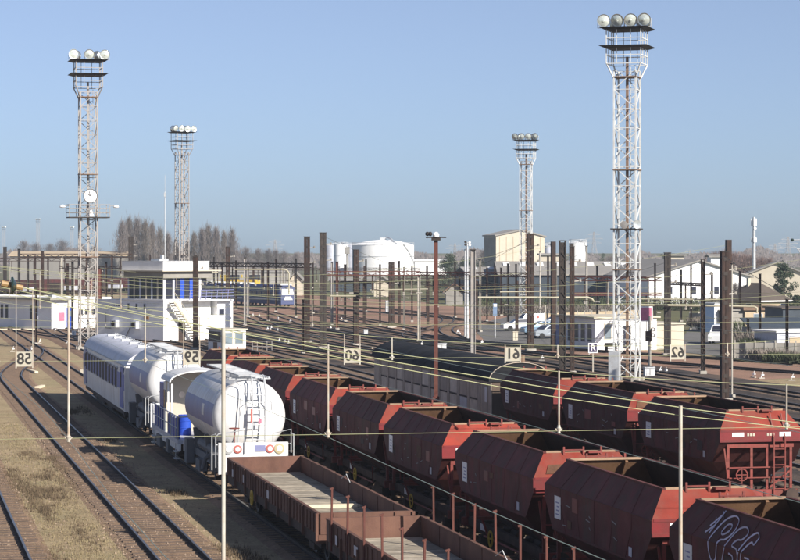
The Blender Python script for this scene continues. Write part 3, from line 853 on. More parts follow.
# ---------------------------------------------------------------- tank wagons
TR, TZ = 1.4, 3.02
def make_tank(near, far, label):
    L = far - near; h = L / 2
    root = thing('tank_wagon', label, 'tank wagon', sw(13.3, (near + far) / 2), TH, 'white tank wagons')
    n = 40
    prof = [(.0, -h - .0)]
    dish = [(.35, .012), (.7, .05), (1.0, .12), (1.22, .22), (1.34, .33), (1.4, .48)]
    prof = [(.001, -h)] + [(r, -h + d) for r, d in dish] + [(1.4, h - .48)] + [(r, h - d) for r, d in reversed(dish)][1:] + [(.001, h)]
    mb = MB(); mb.lathe(prof, n, (0, 0, TZ), 'y')
    barrel = mb.build('barrel', M['tank_white'], root, True)
    def band(a0, a1, y0, y1, mat, nm, off=.004):
        b = MB(); k = 14; vs = []
        for i in range(k + 1):
            a = R(a0 + (a1 - a0) * i / k)
            for y in (y0, y1): vs.append(((TR + off) * math.cos(a), y, TZ + (TR + off) * math.sin(a)))
        b.add(vs, [(2 * i, 2 * i + 1, 2 * i + 3, 2 * i + 2) for i in range(k)])
        return b.build(nm, mat, barrel, True)
    for a0, a1 in ((160, 196), (-16, 20)):
        band(a0, a1, -h + .5, h - .5, M['band_blue'], 'colour_band')
    band(166, 184, -h + 2.9, -h + 3.5, M['white_paint'], 'white_panel', .008)
    for y in (-h + .55, 0, h - .55):
        band(0, 359.9, y - .02, y + .02, M['white_paint'], 'weld_ring', .012)
    # top walkway and man lids
    wk = MB()
    for x in (-.42, .42): wk.bar((x, -h + .1, 4.58), (x, h - .1, 4.58), .05)
    nr = int(L / .25)
    for k in range(nr): wk.bar((-.42, -h + .15 + k * .25, 4.59), (.42, -h + .15 + k * .25, 4.59), .08, .03)
    wk.bar((-.75, -h + .3, 4.5), (-.75, -h + 2.0, 4.5), .06, .04); wk.bar((.75, -h + .3, 4.5), (.75, -h + 2.0, 4.5), .06, .04)
    for y in (-h + .3, -h + 1.1, -h + 1.9): wk.bar((-.8, y, 4.46), (.8, y, 4.46), .06, .04)
    wk.build('walkway', M['galv'], root)
    for y in (-1.2, 1.6):
        ml = MB(); ml.lathe([(.32, 4.3), (.32, 4.52), (.36, 4.52), (.36, 4.6), (.1, 4.66), (.001, 4.67)], 16, (0, y, 0)); ml.build('man_lid', M['white_paint'], root, True)
    # ladder on the near end
    ld = MB()
    for x in (.02, .5):
        ld.tube([(x, -h - .28, 1.2), (x, -h - .28, 4.15), (x, -h - .1, 4.5), (x, -h + .3, 4.6)], .03, 6)
    for k in range(11): ld.tube([(.02, -h - .28, 1.35 + k * .28), (.5, -h - .28, 1.35 + k * .28)], .02, 6)
    for x in (-.22, .74): ld.tube([(x, -h - .3, 3.3), (x, -h - .3, 3.6), (x * .6 + .1, -h - .2, 3.7), (x * .5 + .13, -h + .1, 4.5)], .022, 6)
    ld.tube([(-.5, -h - .1, 1.9), (-.45, -h - .12, 3.2), (-.35, -h, 4.2), (-.6, -h + .15, 4.35)], .02, 6)
    ld.build('ladder', M['galv'], root)
    rb_ = MB(); rb_.box(-.06, .0, -h - .34, -h - .3, 2.85, 3.35); rb_.build('red_strip', M['disc_red'], root)
    pl = MB(); pl.box(.24, .36, -h - .33, -h - .3, 2.8, 2.98); pl.build('pink_notice', M['sign_pink'], root)
    # frame
    fr = MB()
    for sx in (-1, 1): fr.box(sx * 1.0 - .08, sx * 1.0 + .08, -h - .5, h + .5, .98, 1.26)
    for y in (-h + 1.2, 0, h - 1.2):
        fr.hexa([(-1.05, y - .15, 1.26), (1.05, y - .15, 1.26), (1.05, y + .15, 1.26), (-1.05, y + .15, 1.26), (-1.15, y - .12, 2.05), (1.15, y - .12, 2.05), (1.15, y + .12, 2.05), (-1.15, y + .12, 2.05)])
    fr.build('frame', M['frame_grey'], root)
    bb = MB(); bb.box(-1.32, 1.32, -h - .66, -h - .5, .95, 2.12); bb.build('buffer_beam', M['white_paint'], root)
    bb = MB(); bb.box(-1.32, 1.32, h + .5, h + .66, .95, 1.4); bb.build('buffer_beam', M['white_paint'], root)
    for x, mt, r in ((-.95, 'galv', .19), (-.6, 'disc_red', .16), (.62, 'disc_red', .16), (.98, 'disc_buff', .2)):
        d = MB(); d.lathe([(r, 0), (r, -.03), (r * .75, -.04)], 18, (x, -h - .662, 1.88), 'y'); o = d.build('lamp_disc', M[mt], root, True)
        d = MB(); d.lathe([(r * .6, -.038), (r * .55, -.05), (.001, -.052)], 16, (x, -h - .662, 1.88), 'y'); d.build('disc_centre', M['white_paint'], o, True)
    bx = MB(); bx.box(.05, .45, -h - .68, -h - .661, 1.78, 2.02); bx.build('label_plate', M['band_blue'], root)
    rl = MB()
    for x0, x1 in ((-1.42, -.35), (.75, 1.42)):
        rl.tube([(x0, -h - .6, 1.2), (x0, -h - .6, 2.35), (x0 + .1 * (1 if x0 < 0 else 0), -h - .6, 2.45), (x1, -h - .7, 2.6), (x1, -h - .7, 1.72)], .025, 6)
    rl.tube([(-1.42, -h - .6, 2.05), (1.42, -h - .6, 2.05)], .022, 6)
    rl.tube([(1.42, -h - .6, 2.45), (1.55, -h - .5, 2.4), (1.55, -h - .5, 1.1)], .025, 6)
    rl.tube([(-1.42, -h - .6, 2.45), (-1.55, -h - .5, 2.4), (-1.55, -h - .5, 1.1)], .025, 6)
    rl.build('handrail', M['galv'], root)
    bk = MB(); bk.tube([(-.72, -h - .62, 1.3), (-.72, -h - .62, 2.65)], .025, 6); bk.ring((-.72, -h - .62, 2.66), .2, .03, 'z', 14, .015); bk.build('brake_wheel', M['chassis_red'], root)
    ub = MB(); ub.box(-1.3, -1.0, .3, 1.5, .55, 1.0); ub.box(-1.42, -1.1, -h + .3, -h + .9, .95, 1.65); ub.box(-1.42, -1.1, h - 1.2, h - .5, .6, 1.6); ub.build_split('valve_box', M['frame_grey'], root)
    sp_ = MB(); sp_.tube([(-.7, -1.0, 1.55), (-1.25, -1.0, 1.15), (-1.35, -1.0, .75)], .09, 8); sp_.tube([(-.9, -2.6, 1.5), (-.9, 2.6, 1.5)], .2, 10); sp_.build('drain_pipe', M['frame_grey'], root)
    for sy in (-1, 1): buffers(root, sy * (h + .64), sy, M['chassis'])
    for y in (-h + 1.8, h - 1.8): wheelset(root, y)
    return root
make_tank(86.0, 95.2, 'white tank wagon with a ladder up its round end beside the hoppers')
make_tank(108.9, 118.0, 'white tank wagon between the passenger coach and the canopied flat wagon')

# ---------------------------------------------------------------- flat wagon with canopy
root = thing('service_wagon', 'white service wagon with arched canopy and blue fittings between the two tank wagons', 'wagon', sw(13.3, 102.3), TH)
b = MB(); b.box(-1.38, 1.38, -5.0, 5.0, 1.1, 1.28); b.build('deck', M['grey_paint'], root)
b = MB()
for sx in (-1, 1): b.box(sx * 1.3 - .06, sx * 1.3 + .06, -5.0, 5.0, .82, 1.1)
b.build_split('solebar', M['white_paint'], root)
arc = [(1.42 * math.cos(R(a)), 3.58 + .5 * math.sin(R(a))) for a in range(0, 181, 12)]
arc_in = [(1.36 * math.cos(R(a)), 3.57 + .45 * math.sin(R(a))) for a in range(180, -1, -12)]
b = MB(); vs = []; nA = len(arc)
for y in (-2.3, .9):
    vs += [(x, y, z) for x, z in arc] + [(x, y, z) for x, z in arc_in]
n2 = 2 * nA
fs = [(i, (i + 1) % n2, (i + 1) % n2 + n2, i + n2) for i in range(n2)]
for i in range(nA - 1): fs += [(i, i + 1, n2 - 2 - i, n2 - 1 - i), (n2 + i, n2 + i + 1, 2 * n2 - 2 - i, 2 * n2 - 1 - i)]
b.add(vs, fs); b.build('canopy_roof', M['white_paint'], root, True)
b = MB(); b.box(-1.3, 1.3, -.1, .0, 1.28, 3.5); b.prism([(1.3 * math.cos(R(a)), 3.5 + .48 * math.sin(R(a))) for a in range(0, 181, 15)], -.1, 0); b.build('cabin_wall', M['wall_cream'], root)
b = MB(); b.box(-.15, .95, -.13, -.102, 2.1, 3.2); b.build('cabin_door', M['box_pale'], root)
b = MB(); b.lathe([(.001, -.13), (.14, -.125), (.14, -.102)], 16, (-.6, 0, 2.9), 'y'); b.build('round_notice', M['box_pale'], root)
b = MB()
for x in (-1.3, 1.3):
    for y in (-2.25, -.9): b.bar((x, y, 1.28), (x, y, 3.5), .07)
b.build_split('canopy_post', M['white_paint'], root)
b = MB(); b.box(-1.3, 1.3, 0, .85, 1.28, 3.45); b.build('cabin', M['white_paint'], root)
b = MB(); b.box(-1.32, -1.302, .2, .7, 2.3, 3.1); b.build('cabin_window', M['glass'], root)
b = MB(); b.box(-1.3, 1.25, 1.0, 2.4, 1.28, 3.35); b.build('equipment_box', M['deep_blue'], root)
b = MB()
for y0 in (-4.9, -4.0, -3.1, -2.2, -1.3, -.4, 1.0, 1.9, 2.8, 3.7, 4.6):
    b.tube([(-1.36, y0, 1.1), (-1.36, y0, 2.25)], .028, 6)
b.tube([(-1.36, -4.9, 2.25), (-1.36, 4.6, 2.25)], .028, 6); b.tube([(-1.36, -4.9, 1.75), (-1.36, 4.6, 1.75)], .022, 6)
b.tube([(1.36, -4.9, 2.25), (1.36, 4.6, 2.25)], .028, 6); b.tube([(-1.36, -4.9, 2.25), (1.36, -4.9, 2.25)], .028, 6)
for x in (-1.36, -.5, .5, 1.36): b.tube([(x, -4.9, 1.1), (x, -4.9, 2.25)], .028, 6)
b.build('railing', M['galv'], root)
for y0 in (-4.4, -3.6, -2.8, -2.0, -1.2, 1.4, 2.3, 3.2, 4.1):
    b = MB(); b.box(-1.32, -1.26, y0 - .36, y0 + .36, 1.3, 2.2); b.build('blue_panel', M['deep_blue'], root)
b = MB(); b.box(-1.45, -1.2, -2.0, -1.2, .5, 1.05); b.box(-1.45, -1.2, 1.0, 2.4, .5, 1.0); b.build_split('side_locker', M['frame_grey'], root)
st = MB()
for y in (-4.6, 3.9):
    for z in (.45, .75): st.box(-1.5, -1.25, y - .25, y + .25, z, z + .04)
    for dy in (-.25, .25): st.bar((-1.4, y + dy, .4), (-1.4, y + dy, 1.1), .03)
st.build('step', M['galv'], root)
for sy in (-1, 1): buffers(root, sy * 5.0, sy, M['chassis'])
for y in (-3.0, 3.0): wheelset(root, y)
for (x, y, lab) in ((-.75, -2.4, 'blue drum under the arched canopy near its left side'), (.1, -3.7, 'blue drum in front of the arched canopy beside the railing')):
    d = MB(); d.lathe([(.28, 0), (.29, .02), (.28, .3), (.3, .31), (.28, .33), (.28, .6), (.3, .61), (.28, .63), (.29, .88), (.26, .88), (.26, .86), (.001, .86)], 18)
    p = sw(13.3 + x, 102.3 + y, 1.282); tag(d.build('drum', M['deep_blue'], None, True, p), lab, 'drum', 'blue drums on the service wagon')

# ---------------------------------------------------------------- passenger coach
near, far = 119.4, 145.6; h = (far - near) / 2
root = thing('passenger_coach', 'grey and blue passenger coach at the far end of the white wagons', 'coach', sw(13.3, (near + far) / 2), TH)
sec = [(-1.40, .95), (-1.43, 1.6), (-1.43, 2.9), (-1.36, 3.35), (-1.2, 3.68), (-.9, 3.92), (-.5, 4.05), (0, 4.1)]
sec = sec + [(-x, z) for x, z in reversed(sec[:-1])]
def shell(y0, y1, lo, hi, mat, nm, off=0, end=False):
    pass
b = MB(); b.prism([p for p in sec if p[1] <= 3.36], -h, h); b.build('body', M['white_paint'], root, True)
b = MB(); b.prism([(-1.37, 3.352)] + [p for p in sec if p[1] > 3.36] + [(1.37, 3.352)], -h - .01, h + .01); b.build('roof', M['grey_paint'], root, True)
for sx in (-1, 1):
    b = MB(); b.box(sx * 1.437 - .005, sx * 1.437 + .005, -h + .2, h - .2, 2.05, 2.88); b.build('window_band', M['coach_blue'], root)
    for k in range(11):
        y = -h + 4.6 + k * 1.88
        f = MB(); f.box(sx * 1.446 - .006, sx * 1.446 + .006, y - .66, y + .66, 1.95, 3.1); fo = f.build('window_frame', M['grey_paint'], root)
        f = MB(); f.box(sx * 1.455 - .004, sx * 1.455 + .004, y - .56, y + .56, 2.0, 3.05); f.build('pane', M['coach_glass'], fo)
    for y in (-h + 1.9, h - 1.9):
        d = MB(); d.box(sx * 1.445 - .008, sx * 1.445 + .008, y - (1.3 if y < 0 else .62), y + .62, 1.1, 3.2); do = d.build('door', M['band_blue'] if y > 0 else M['coach_blue'], root)
        d = MB(); d.box(sx * 1.456 - .004, sx * 1.456 + .004, y - .35, y + .35, 2.15, 2.95); d.build('door_window', M['coach_glass'], do)
    b = MB(); b.box(sx * 1.30 - .05, sx * 1.30 + .05, -h + 1, h - 1, .72, .95); b.build('skirt', M['chassis'], root)
    b = MB(); b.bar((sx * 1.42, -h, 3.3), (sx * 1.42, h, 3.3), .05); b.build('gutter', M['galv'], root)
b = MB(); b.tube([(.55, -h + .2, 4.13), (.55, h - .2, 4.13)], .03, 5)
for k in range(13): b.box(.45, .65, -h + 1 + k * 2, -h + 1.2 + k * 2, 4.0, 4.16)
b.build('roof_cable', M['galv'], root)
b = MB()
for y in (-8, -3.5, 1, 5.5, 9.5): b.box(-.22, .22, y - .25, y + .25, 4.08, 4.2)
b.build_split('roof_vent', M['white_paint'], root)
b = MB(); b.box(-.5, .5, -h - .35, -h, 1.1, 3.2); b.build('gangway', M['rubber'], root)
b = MB(); b.box(-1.2, 1.2, -4, -1, .45, .9); b.box(-1.2, 1.2, 1, 5, .45, .9); b.build_split('underfloor_box', M['chassis'], root)
for y in (-h + 3.6, h - 3.6): bogie(root, y)
for sy in (-1, 1): buffers(root, sy * h, sy, M['chassis'])

# ---------------------------------------------------------------- long covered wagon
near, far = 103.6, 130.2; h = (far - near) / 2
root = thing('covered_wagon', 'long covered wagon with dark tarred roof and weathered panelled side', 'covered wagon', sw(28.7, (near + far) / 2), TH)
b = MB(); b.box(-1.36, 1.36, -h, h, 1.15, 3.22); b.build('body', M['box_board'], root)
ra = [(-1.52, 3.2)] + [(1.5 * math.cos(R(a)), 3.24 + .85 * math.sin(R(a))) for a in range(170, 9, -16)] + [(1.52, 3.2)]
b = MB(); b.prism(ra, -h - .08, h + .08); b.build('roof', M['tar_roof'], root, True)
ew = MB(); ew.box(-1.34, 1.34, -h - .03, -h - .004, 1.2, 3.2); ew.build('sun_patch_cover', M['sun_patch_cover_dark'], root)  # dark panel added over the wagon end to subdue a sun patch
re = MB()
pa = [(1.52 * math.cos(R(a)), 3.24 + .87 * math.sin(R(a))) for a in range(172, 7, -14)]
for i in range(len(pa) - 1): re.bar((pa[i][0], -h - .12, pa[i][1]), (pa[i + 1][0], -h - .12, pa[i + 1][1]), .05, .03)
re.build('roof_edge', M['box_board'], root)
ribs = MB()
for k in range(1, 10):
    y = -h + k * (2 * h / 10)
    for i in range(len(pa) - 1): ribs.bar((pa[i][0] * .995, y, pa[i][1] * .997), (pa[i + 1][0] * .995, y, pa[i + 1][1] * .997), .05, .02)
stuff(ribs.build('roof_seams', M['tar_roof'], root))
b = MB(); b.box(-1.46, -1.36, -h, h, 1.08, 1.2); b.box(1.36, 1.46, -h, h, 1.08, 1.2); b.build_split('solebar', M['galv'], root)
npn = 13; pw = 2 * h / npn
for k in range(npn):
    y = -h + k * pw
    p = MB(); p.box(-1.40, -1.362, y + .0, y + .42, 1.2, 3.2); p.build('pilaster', M['box_board'], root)
    if k in (0, 12):
        p = MB(); p.box(-1.385, -1.362, y + .6, y + 1.7, 1.25, 3.1); p.build('end_door', M['box_board'], root); continue
    mt = M['box_pale'] if k != 2 else M['grey_paint']
    p = MB(); p.box(-1.385, -1.362, y + .55, y + pw - .12, 1.3, 2.2); p.build('lower_panel', mt, root)
    p = MB(); p.box(-1.38, -1.362, y + .55, y + pw - .12, 2.3, 3.05); po = p.build('upper_panel', M['box_board'] if k % 3 else M['box_pale'], root)
    p = MB(); p.box(-1.41, -1.382, y + .5, y + pw - .06, 2.2, 2.27); p.build('panel_rail', M['chassis'], po)
b = MB(); b.box(-1.395, -1.388, -h + .75, -h + 1.15, 2.2, 2.9); b.build('notice', M['sign_white'], root)
b = MB(); b.tube([(.55, -h + 1.6, 4.0), (.55, -h + 1.6, 4.35)], .14, 10); b.build('roof_vent', M['tile_roof'], root)
for y in (-h + 3.2, h - 3.2): bogie(root, y)
for sy in (-1, 1): buffers(root, sy * h, sy, M['chassis'])
# ================================================================== FLOODLIGHT TOWERS
def lattice(mb, hw, z0, z1, step, leg, brace, taper=0.0, off=(0, 0)):
    ox, oy = off
    H = z1 - z0
    def c(i, z):
        k = hw * (1 - taper * (z - z0) / H)
        return Vector((ox + (-k, k, k, -k)[i], oy + (-k, -k, k, k)[i], z))
    for i in range(4): mb.bar(c(i, z0), c(i, z1), leg)
    n = max(1, round(H / step)); dz = H / n
    for j in range(n):
        za = z0 + j * dz; zb = za + dz
        for i in range(4):
            i2 = (i + 1) % 4
            if (j + i) % 2: mb.bar(c(i, za), c(i2, zb), brace)
            else: mb.bar(c(i2, za), c(i, zb), brace)
            mb.bar(c(i, zb), c(i2, zb), brace * .8)

def flood_tower(u, vbase, top_v, label, steel, nlamp, rz, hw=.78, clock=False, small=False, det=1):
    p = gp(u, vbase); sc = FPX / p.y
    H = CAM_H + (HOR - top_v) / sc
    root = thing('floodlight_tower', label, 'light tower', p, rz, 'floodlight towers of the yard')
    body = H - 3.6
    mb = MB(); lattice(mb, hw, .3, body, 1.35 if det else 2.2, .11, .06); mast = mb.build('lattice_mast', steel, root)
    mb = MB()
    for x in (-hw, hw):
        for y in (-hw, hw): mb.box(x - .28, x + .28, y - .28, y + .28, 0, .32)
    mb.build_split('footing', M['concrete'], root)
    mb = MB(); mb.box(-.09, .09, .0, .16, .3, body + 1); mb.build('cable_duct', M['tile_roof'] if steel is M['pale_steel'] else steel, root)
    ld = MB()
    for x in (.18, .52): ld.bar((x, hw * .6, .3), (x, hw * .6, body + .3), .04)
    if det:
        z = .6
        while z < body: ld.bar((.18, hw * .6, z), (.52, hw * .6, z), .03); z += .4
    ld.build('ladder', steel, root)
    for zz in (body * .36, body * .68, body - .5):
        if not det: break
        r = MB(); r.box(-hw - .1, hw + .1, -hw - .1, hw + .1, zz, zz + .07); r.build('rest_platform', M['tile_roof'], root)
    # head: two decks carried by raking struts
    hd = MB(); P = 1.45
    for x, y in ((-1, -1), (1, -1), (1, 1), (-1, 1)):
        hd.bar((x * hw, y * hw, body - .6), (x * P * .85, y * P * .85, body + .5), .08)
        hd.bar((x * P * .85, y * P * .85, body + .45), (x * P * .85, y * P * .85, body + 2.9), .07)
    for x in (-.5, .5):
        for y in (-P * .85, P * .85): hd.bar((x, y, body + .4), (x, y, body + 2.9), .05); hd.bar((y, x, body + .4), (y, x, body + 2.9), .05)
    for z in (body + .45, body + 1.05, body + 2.25):
        for x, y, x2, y2 in ((-1, -1, 1, -1), (1, -1, 1, 1), (1, 1, -1, 1), (-1, 1, -1, -1)):
            hd.bar((x * P * .85, y * P * .85, z), (x2 * P * .85, y2 * P * .85, z), .06)
    hd.build('head_frame', steel, root)
    for z in (body + 1.55, body + 2.85):
        d = MB(); d.hexa([(-P * .9, -P * .9, z), (P * .9, -P * .9, z), (P * .9, P * .9, z), (-P * .9, P * .9, z), (-P * 1.2, -P * 1.2, z + .16), (P * 1.2, -P * 1.2, z + .16), (P * 1.2, P * 1.2, z + .16), (-P * 1.2, P * 1.2, z + .16)])
        d.build('deck', M['dark_steel'], root)
    for k in range(nlamp):
        x = (k - (nlamp - 1) / 2) * (2.9 / max(1, nlamp - 1))
        a = random.uniform(-.35, .35); a2 = random.uniform(-.15, .2)
        lm = MB(); lm.lathe([(.001, .62), (.2, .6), (.42, .42), (.56, .15), (.6, .0), (.56, .0), (.5, .03)], 20, (0, 0, 0), 'y')
        z = body + 2.98 + .5
        lo = lm.build('floodlight', M['reflector'], root, True, (x, -1.1, z)); lo.rotation_euler = (a2 + .12, 0, a); lo.scale = (.8, .8, .8)
        ln = MB(); ln.lathe([(.5, .028), (.3, -.05), (.12, -.08), (.1, -.14), (.001, -.15)], 20, (0, 0, 0), 'y'); ln.build('lens', M['lens'], lo, True)
        bk = MB(); bk.bar((-.55, .25, -.65), (-.55, .25, .1), .05); bk.bar((.55, .25, -.65), (.55, .25, .1), .05); bk.bar((-.55, .25, -.62), (.55, .25, -.62), .05); bk.build('bracket', steel, lo)
    for k in range(2):
        lm = MB(); lm.lathe([(.001, .5), (.3, .42), (.5, .1), (.52, .0), (.4, .02), (.001, .06)], 16, (0, 0, 0), 'y')
        lo = lm.build('floodlight', M['reflector'], root, True, ((-1, 1)[k] * 1.0, 1.0, body + 3.5)); lo.rotation_euler = (.1, 0, R(180 + (-1, 1)[k] * 30))
    return root, H, hw

t, H, hw = flood_tower(88, 350, 54, 'tall grey lattice floodlight tower with a round clock at the left', M['grey_steel'], 3, .25)
zc = CAM_H + (HOR - 217) / (FPX / t.location.y)
pf = MB(); pf.box(-1.9, 1.9, -1.3, 1.3, zc - .1, zc); pf.build('gallery_floor', M['dark_steel'], t)
rl = MB()
for z in (zc + .4, zc + .8, zc + 1.15):
    for y in (-1.3, 1.3): rl.bar((-1.9, y, z), (1.9, y, z), .05)
    for x in (-1.9, 1.9): rl.bar((x, -1.3, z), (x, 1.3, z), .05)
for x in (-1.9, -.95, 0, .95, 1.9):
    for y in (-1.3, 1.3): rl.bar((x, y, zc), (x, y, zc + 1.15), .05)
rl.build('gallery_rail', M['grey_steel'], t)
for sx in (-1, 1):
    a = MB(); a.tube([(sx * 1.9, -1.1, zc + 1.0), (sx * 2.3, -1.1, zc + 1.05)], .03, 6); ao = a.build('lamp_arm', M['grey_steel'], t)
    a = MB(); a.lathe([(.001, .12), (.12, .1), (.24, 0), (.28, -.1), (.22, -.16), (.001, -.18)], 14, (sx * 2.5, -1.1, zc + 1.02)); a.build('lamp', M['sign_white'], ao, True)
a = MB(); a.lathe([(.06, .75), (.14, .5), (.3, .1), (.3, .05), (.001, .05)], 14, (.15, -1.0, zc)); a.build('bell', M['sign_white'], t, True)
ck = MB(); ck.lathe([(.001, .14), (.66, .14), (.66, 0), (.61, -.02), (.001, -.02)], 28, (.1, -hw - .3, zc + 1.95), 'y'); co = ck.build('clock', M['sign_white'], t, True)
ck = MB(); ck.ring((.1, -hw - .325, zc + 1.95), .66, .05, 'y', 28, .02)
for k in range(12):
    a_ = R(30 * k); ck.bar((.1 + .5 * math.sin(a_), -hw - .335, zc + 1.95 + .5 * math.cos(a_)), (.1 + .57 * math.sin(a_), -hw - .335, zc + 1.95 + .57 * math.cos(a_)), .035, .01, (0, 1, 0))
ck.bar((.1, -hw - .34, zc + 1.95), (-.22, -hw - .34, zc + 2.2), .06, .012, (0, 1, 0)); ck.bar((.1, -hw - .344, zc + 1.95), (-.02, -hw - .344, zc + 2.42), .045, .012, (0, 1, 0))
ck.build('clock_hands', M['black'], co)

t2, _, _ = flood_tower(627, 382, 20, 'tall pale lattice floodlight tower standing behind the right hoppers', M['pale_steel'], 4, -.30)
zc2 = CAM_H + (HOR - 231) / (FPX / t2.location.y)
pf = MB(); pf.box(-1.0, .95, -1.0, 1.0, zc2 + .1, zc2 + .18); pf.build('lamp_platform', M['dark_steel'], t2)
lm = MB(); lm.lathe([(.001, .35), (.2, .3), (.32, .05), (.3, 0), (.001, .02)], 16, (0, 0, 0), 'y'); lo = lm.build('small_floodlight', M['reflector'], t2, True, (.95, -1.05, zc2 + .45)); lo.rotation_euler = (0, 0, .5)
lm = MB(); lm.lathe([(.001, .35), (.2, .3), (.28, .05), (.001, .02)], 16, (0, 0, 0), 'y'); lm.build('small_floodlight', M['grey_steel'], t2, True, (.0, -1.05, zc2 + .42))
cbx = MB(); cbx.box(-1.0, -.25, -1.6, -1.0, 0, 2.2); cbx.build('cabinet', M['galv'], t2)
flood_tower(182, 313, 128, 'grey lattice floodlight tower standing behind the control tower', M['grey_steel'], 4, .5)
flood_tower(526, 316, 136, 'pale lattice floodlight tower in front of the beige hall', M['pale_steel'], 4, -.2)
for u, tv, vb, lab in ((38, 219, 264, 'tiny far floodlight tower right of the left edge'), (4, 227, 262, 'tiny far floodlight tower at the very left edge'), (72, 227, 262, 'tiny far floodlight tower just left of the clock tower')):
    flood_tower(u, vb, tv, lab, M['grey_steel'], 3, .2, 1.1, det=0)

# ================================================================== POSTS AND GANTRIES
def hpost(u, vt, vb, label, kind='double', wpx=7, mat='rust_steel', group='steel catenary posts'):
    p = gp(u, vb); sc = FPX / p.y; z = CAM_H + (HOR - vt) / sc; wd = wpx * .82 / sc
    root = thing('catenary_post', label, 'post', p, random.uniform(-.15, .15) + .1, group)
    f = MB(); f.box(-wd * .8, wd * .8, -.5, .5, 0, .25); f.build('footing', M['concrete'], root)
    if kind == 'double':              # two channels with batten plates
        for sx in (-1, 1):
            c = MB(); x = sx * wd * .27
            c.box(x - wd * .17, x + wd * .17, -.2, .2, .25, z)
            c.box(x - wd * .235, x + wd * .235, -.22, -.19, .25, z - .01); c.box(x - wd * .235, x + wd * .235, .19, .22, .25, z - .01)
            c.build('channel', M[mat], root)
        b = MB(); zz = .6
        while zz < z:
            b.box(-wd * .3, wd * .3, -.24, -.222, zz, zz + .22); b.box(-wd * .3, wd * .3, .222, .24, zz, zz + .22); zz += .9
        b.build_split('batten', M['dark_steel'], root)
    elif kind == 'lattice':
        m = MB()
        for sx in (-1, 1):
            for y in (-.22, .22): m.bar((sx * wd * .42, y, .25), (sx * wd * .42, y, z), wd * .16, .1)
        zz = .3; s = 1
        while zz < z - .5:
            for y in (-.22, .22): m.bar((-s * wd * .42, y, zz), (s * wd * .42, y, zz + .5), .06)
            for sx in (-1, 1): m.bar((sx * wd * .42, -.22 * s, zz), (sx * wd * .42, .22 * s, zz + .5), .05)
            s = -s; zz += .5
        m.build('lattice_shaft', M[mat], root)
        m = MB(); m.box(-wd * .3, wd * .3, -.18, .18, .25, z - .1); m.build('core_plate', M['dark_steel'], root)
    elif kind == 'pole':
        m = MB(); m.tube([(0, 0, .2), (0, 0, z)], [wd / 2, wd * .42], 8); m.build('shaft', M[mat], root, True)
    else:
        m = MB(); q = wd * .14; m.prismz([(-wd / 2, -.15), (-wd / 2 + q, -.15), (-wd / 2 + q, -.02), (wd / 2 - q, -.02), (wd / 2 - q, -.15), (wd / 2, -.15), (wd / 2, .15), (wd / 2 - q, .15), (wd / 2 - q, .02), (-wd / 2 + q, .02), (-wd / 2 + q, .15), (-wd / 2, .15)], .25, z); m.build('beam_shaft', M[mat], root)
    cp = MB(); cp.box(-wd * .56, wd * .56, -.26, .26, z + .003, z + .06); cp.build('cap', M['dark_steel'], root)
    if kind in ('double', 'lattice'):
        ins = MB()
        for k, zz in enumerate((z - 1.1, z - 2.6)):
            ins.tube([(wd * .5, -.1, zz), (wd * .5 + .5, -.1, zz + .05)], [.05, .05], 6); ins.lathe([(.1, 0), (.12, .05), (.05, .08), (.12, .12), (.05, .16), (.11, .2), (.001, .24)], 8, (wd * .5 + .45, -.1, zz - .02))
        stuff(ins.build('insulator', M['concrete'], root))
    return root, p, z

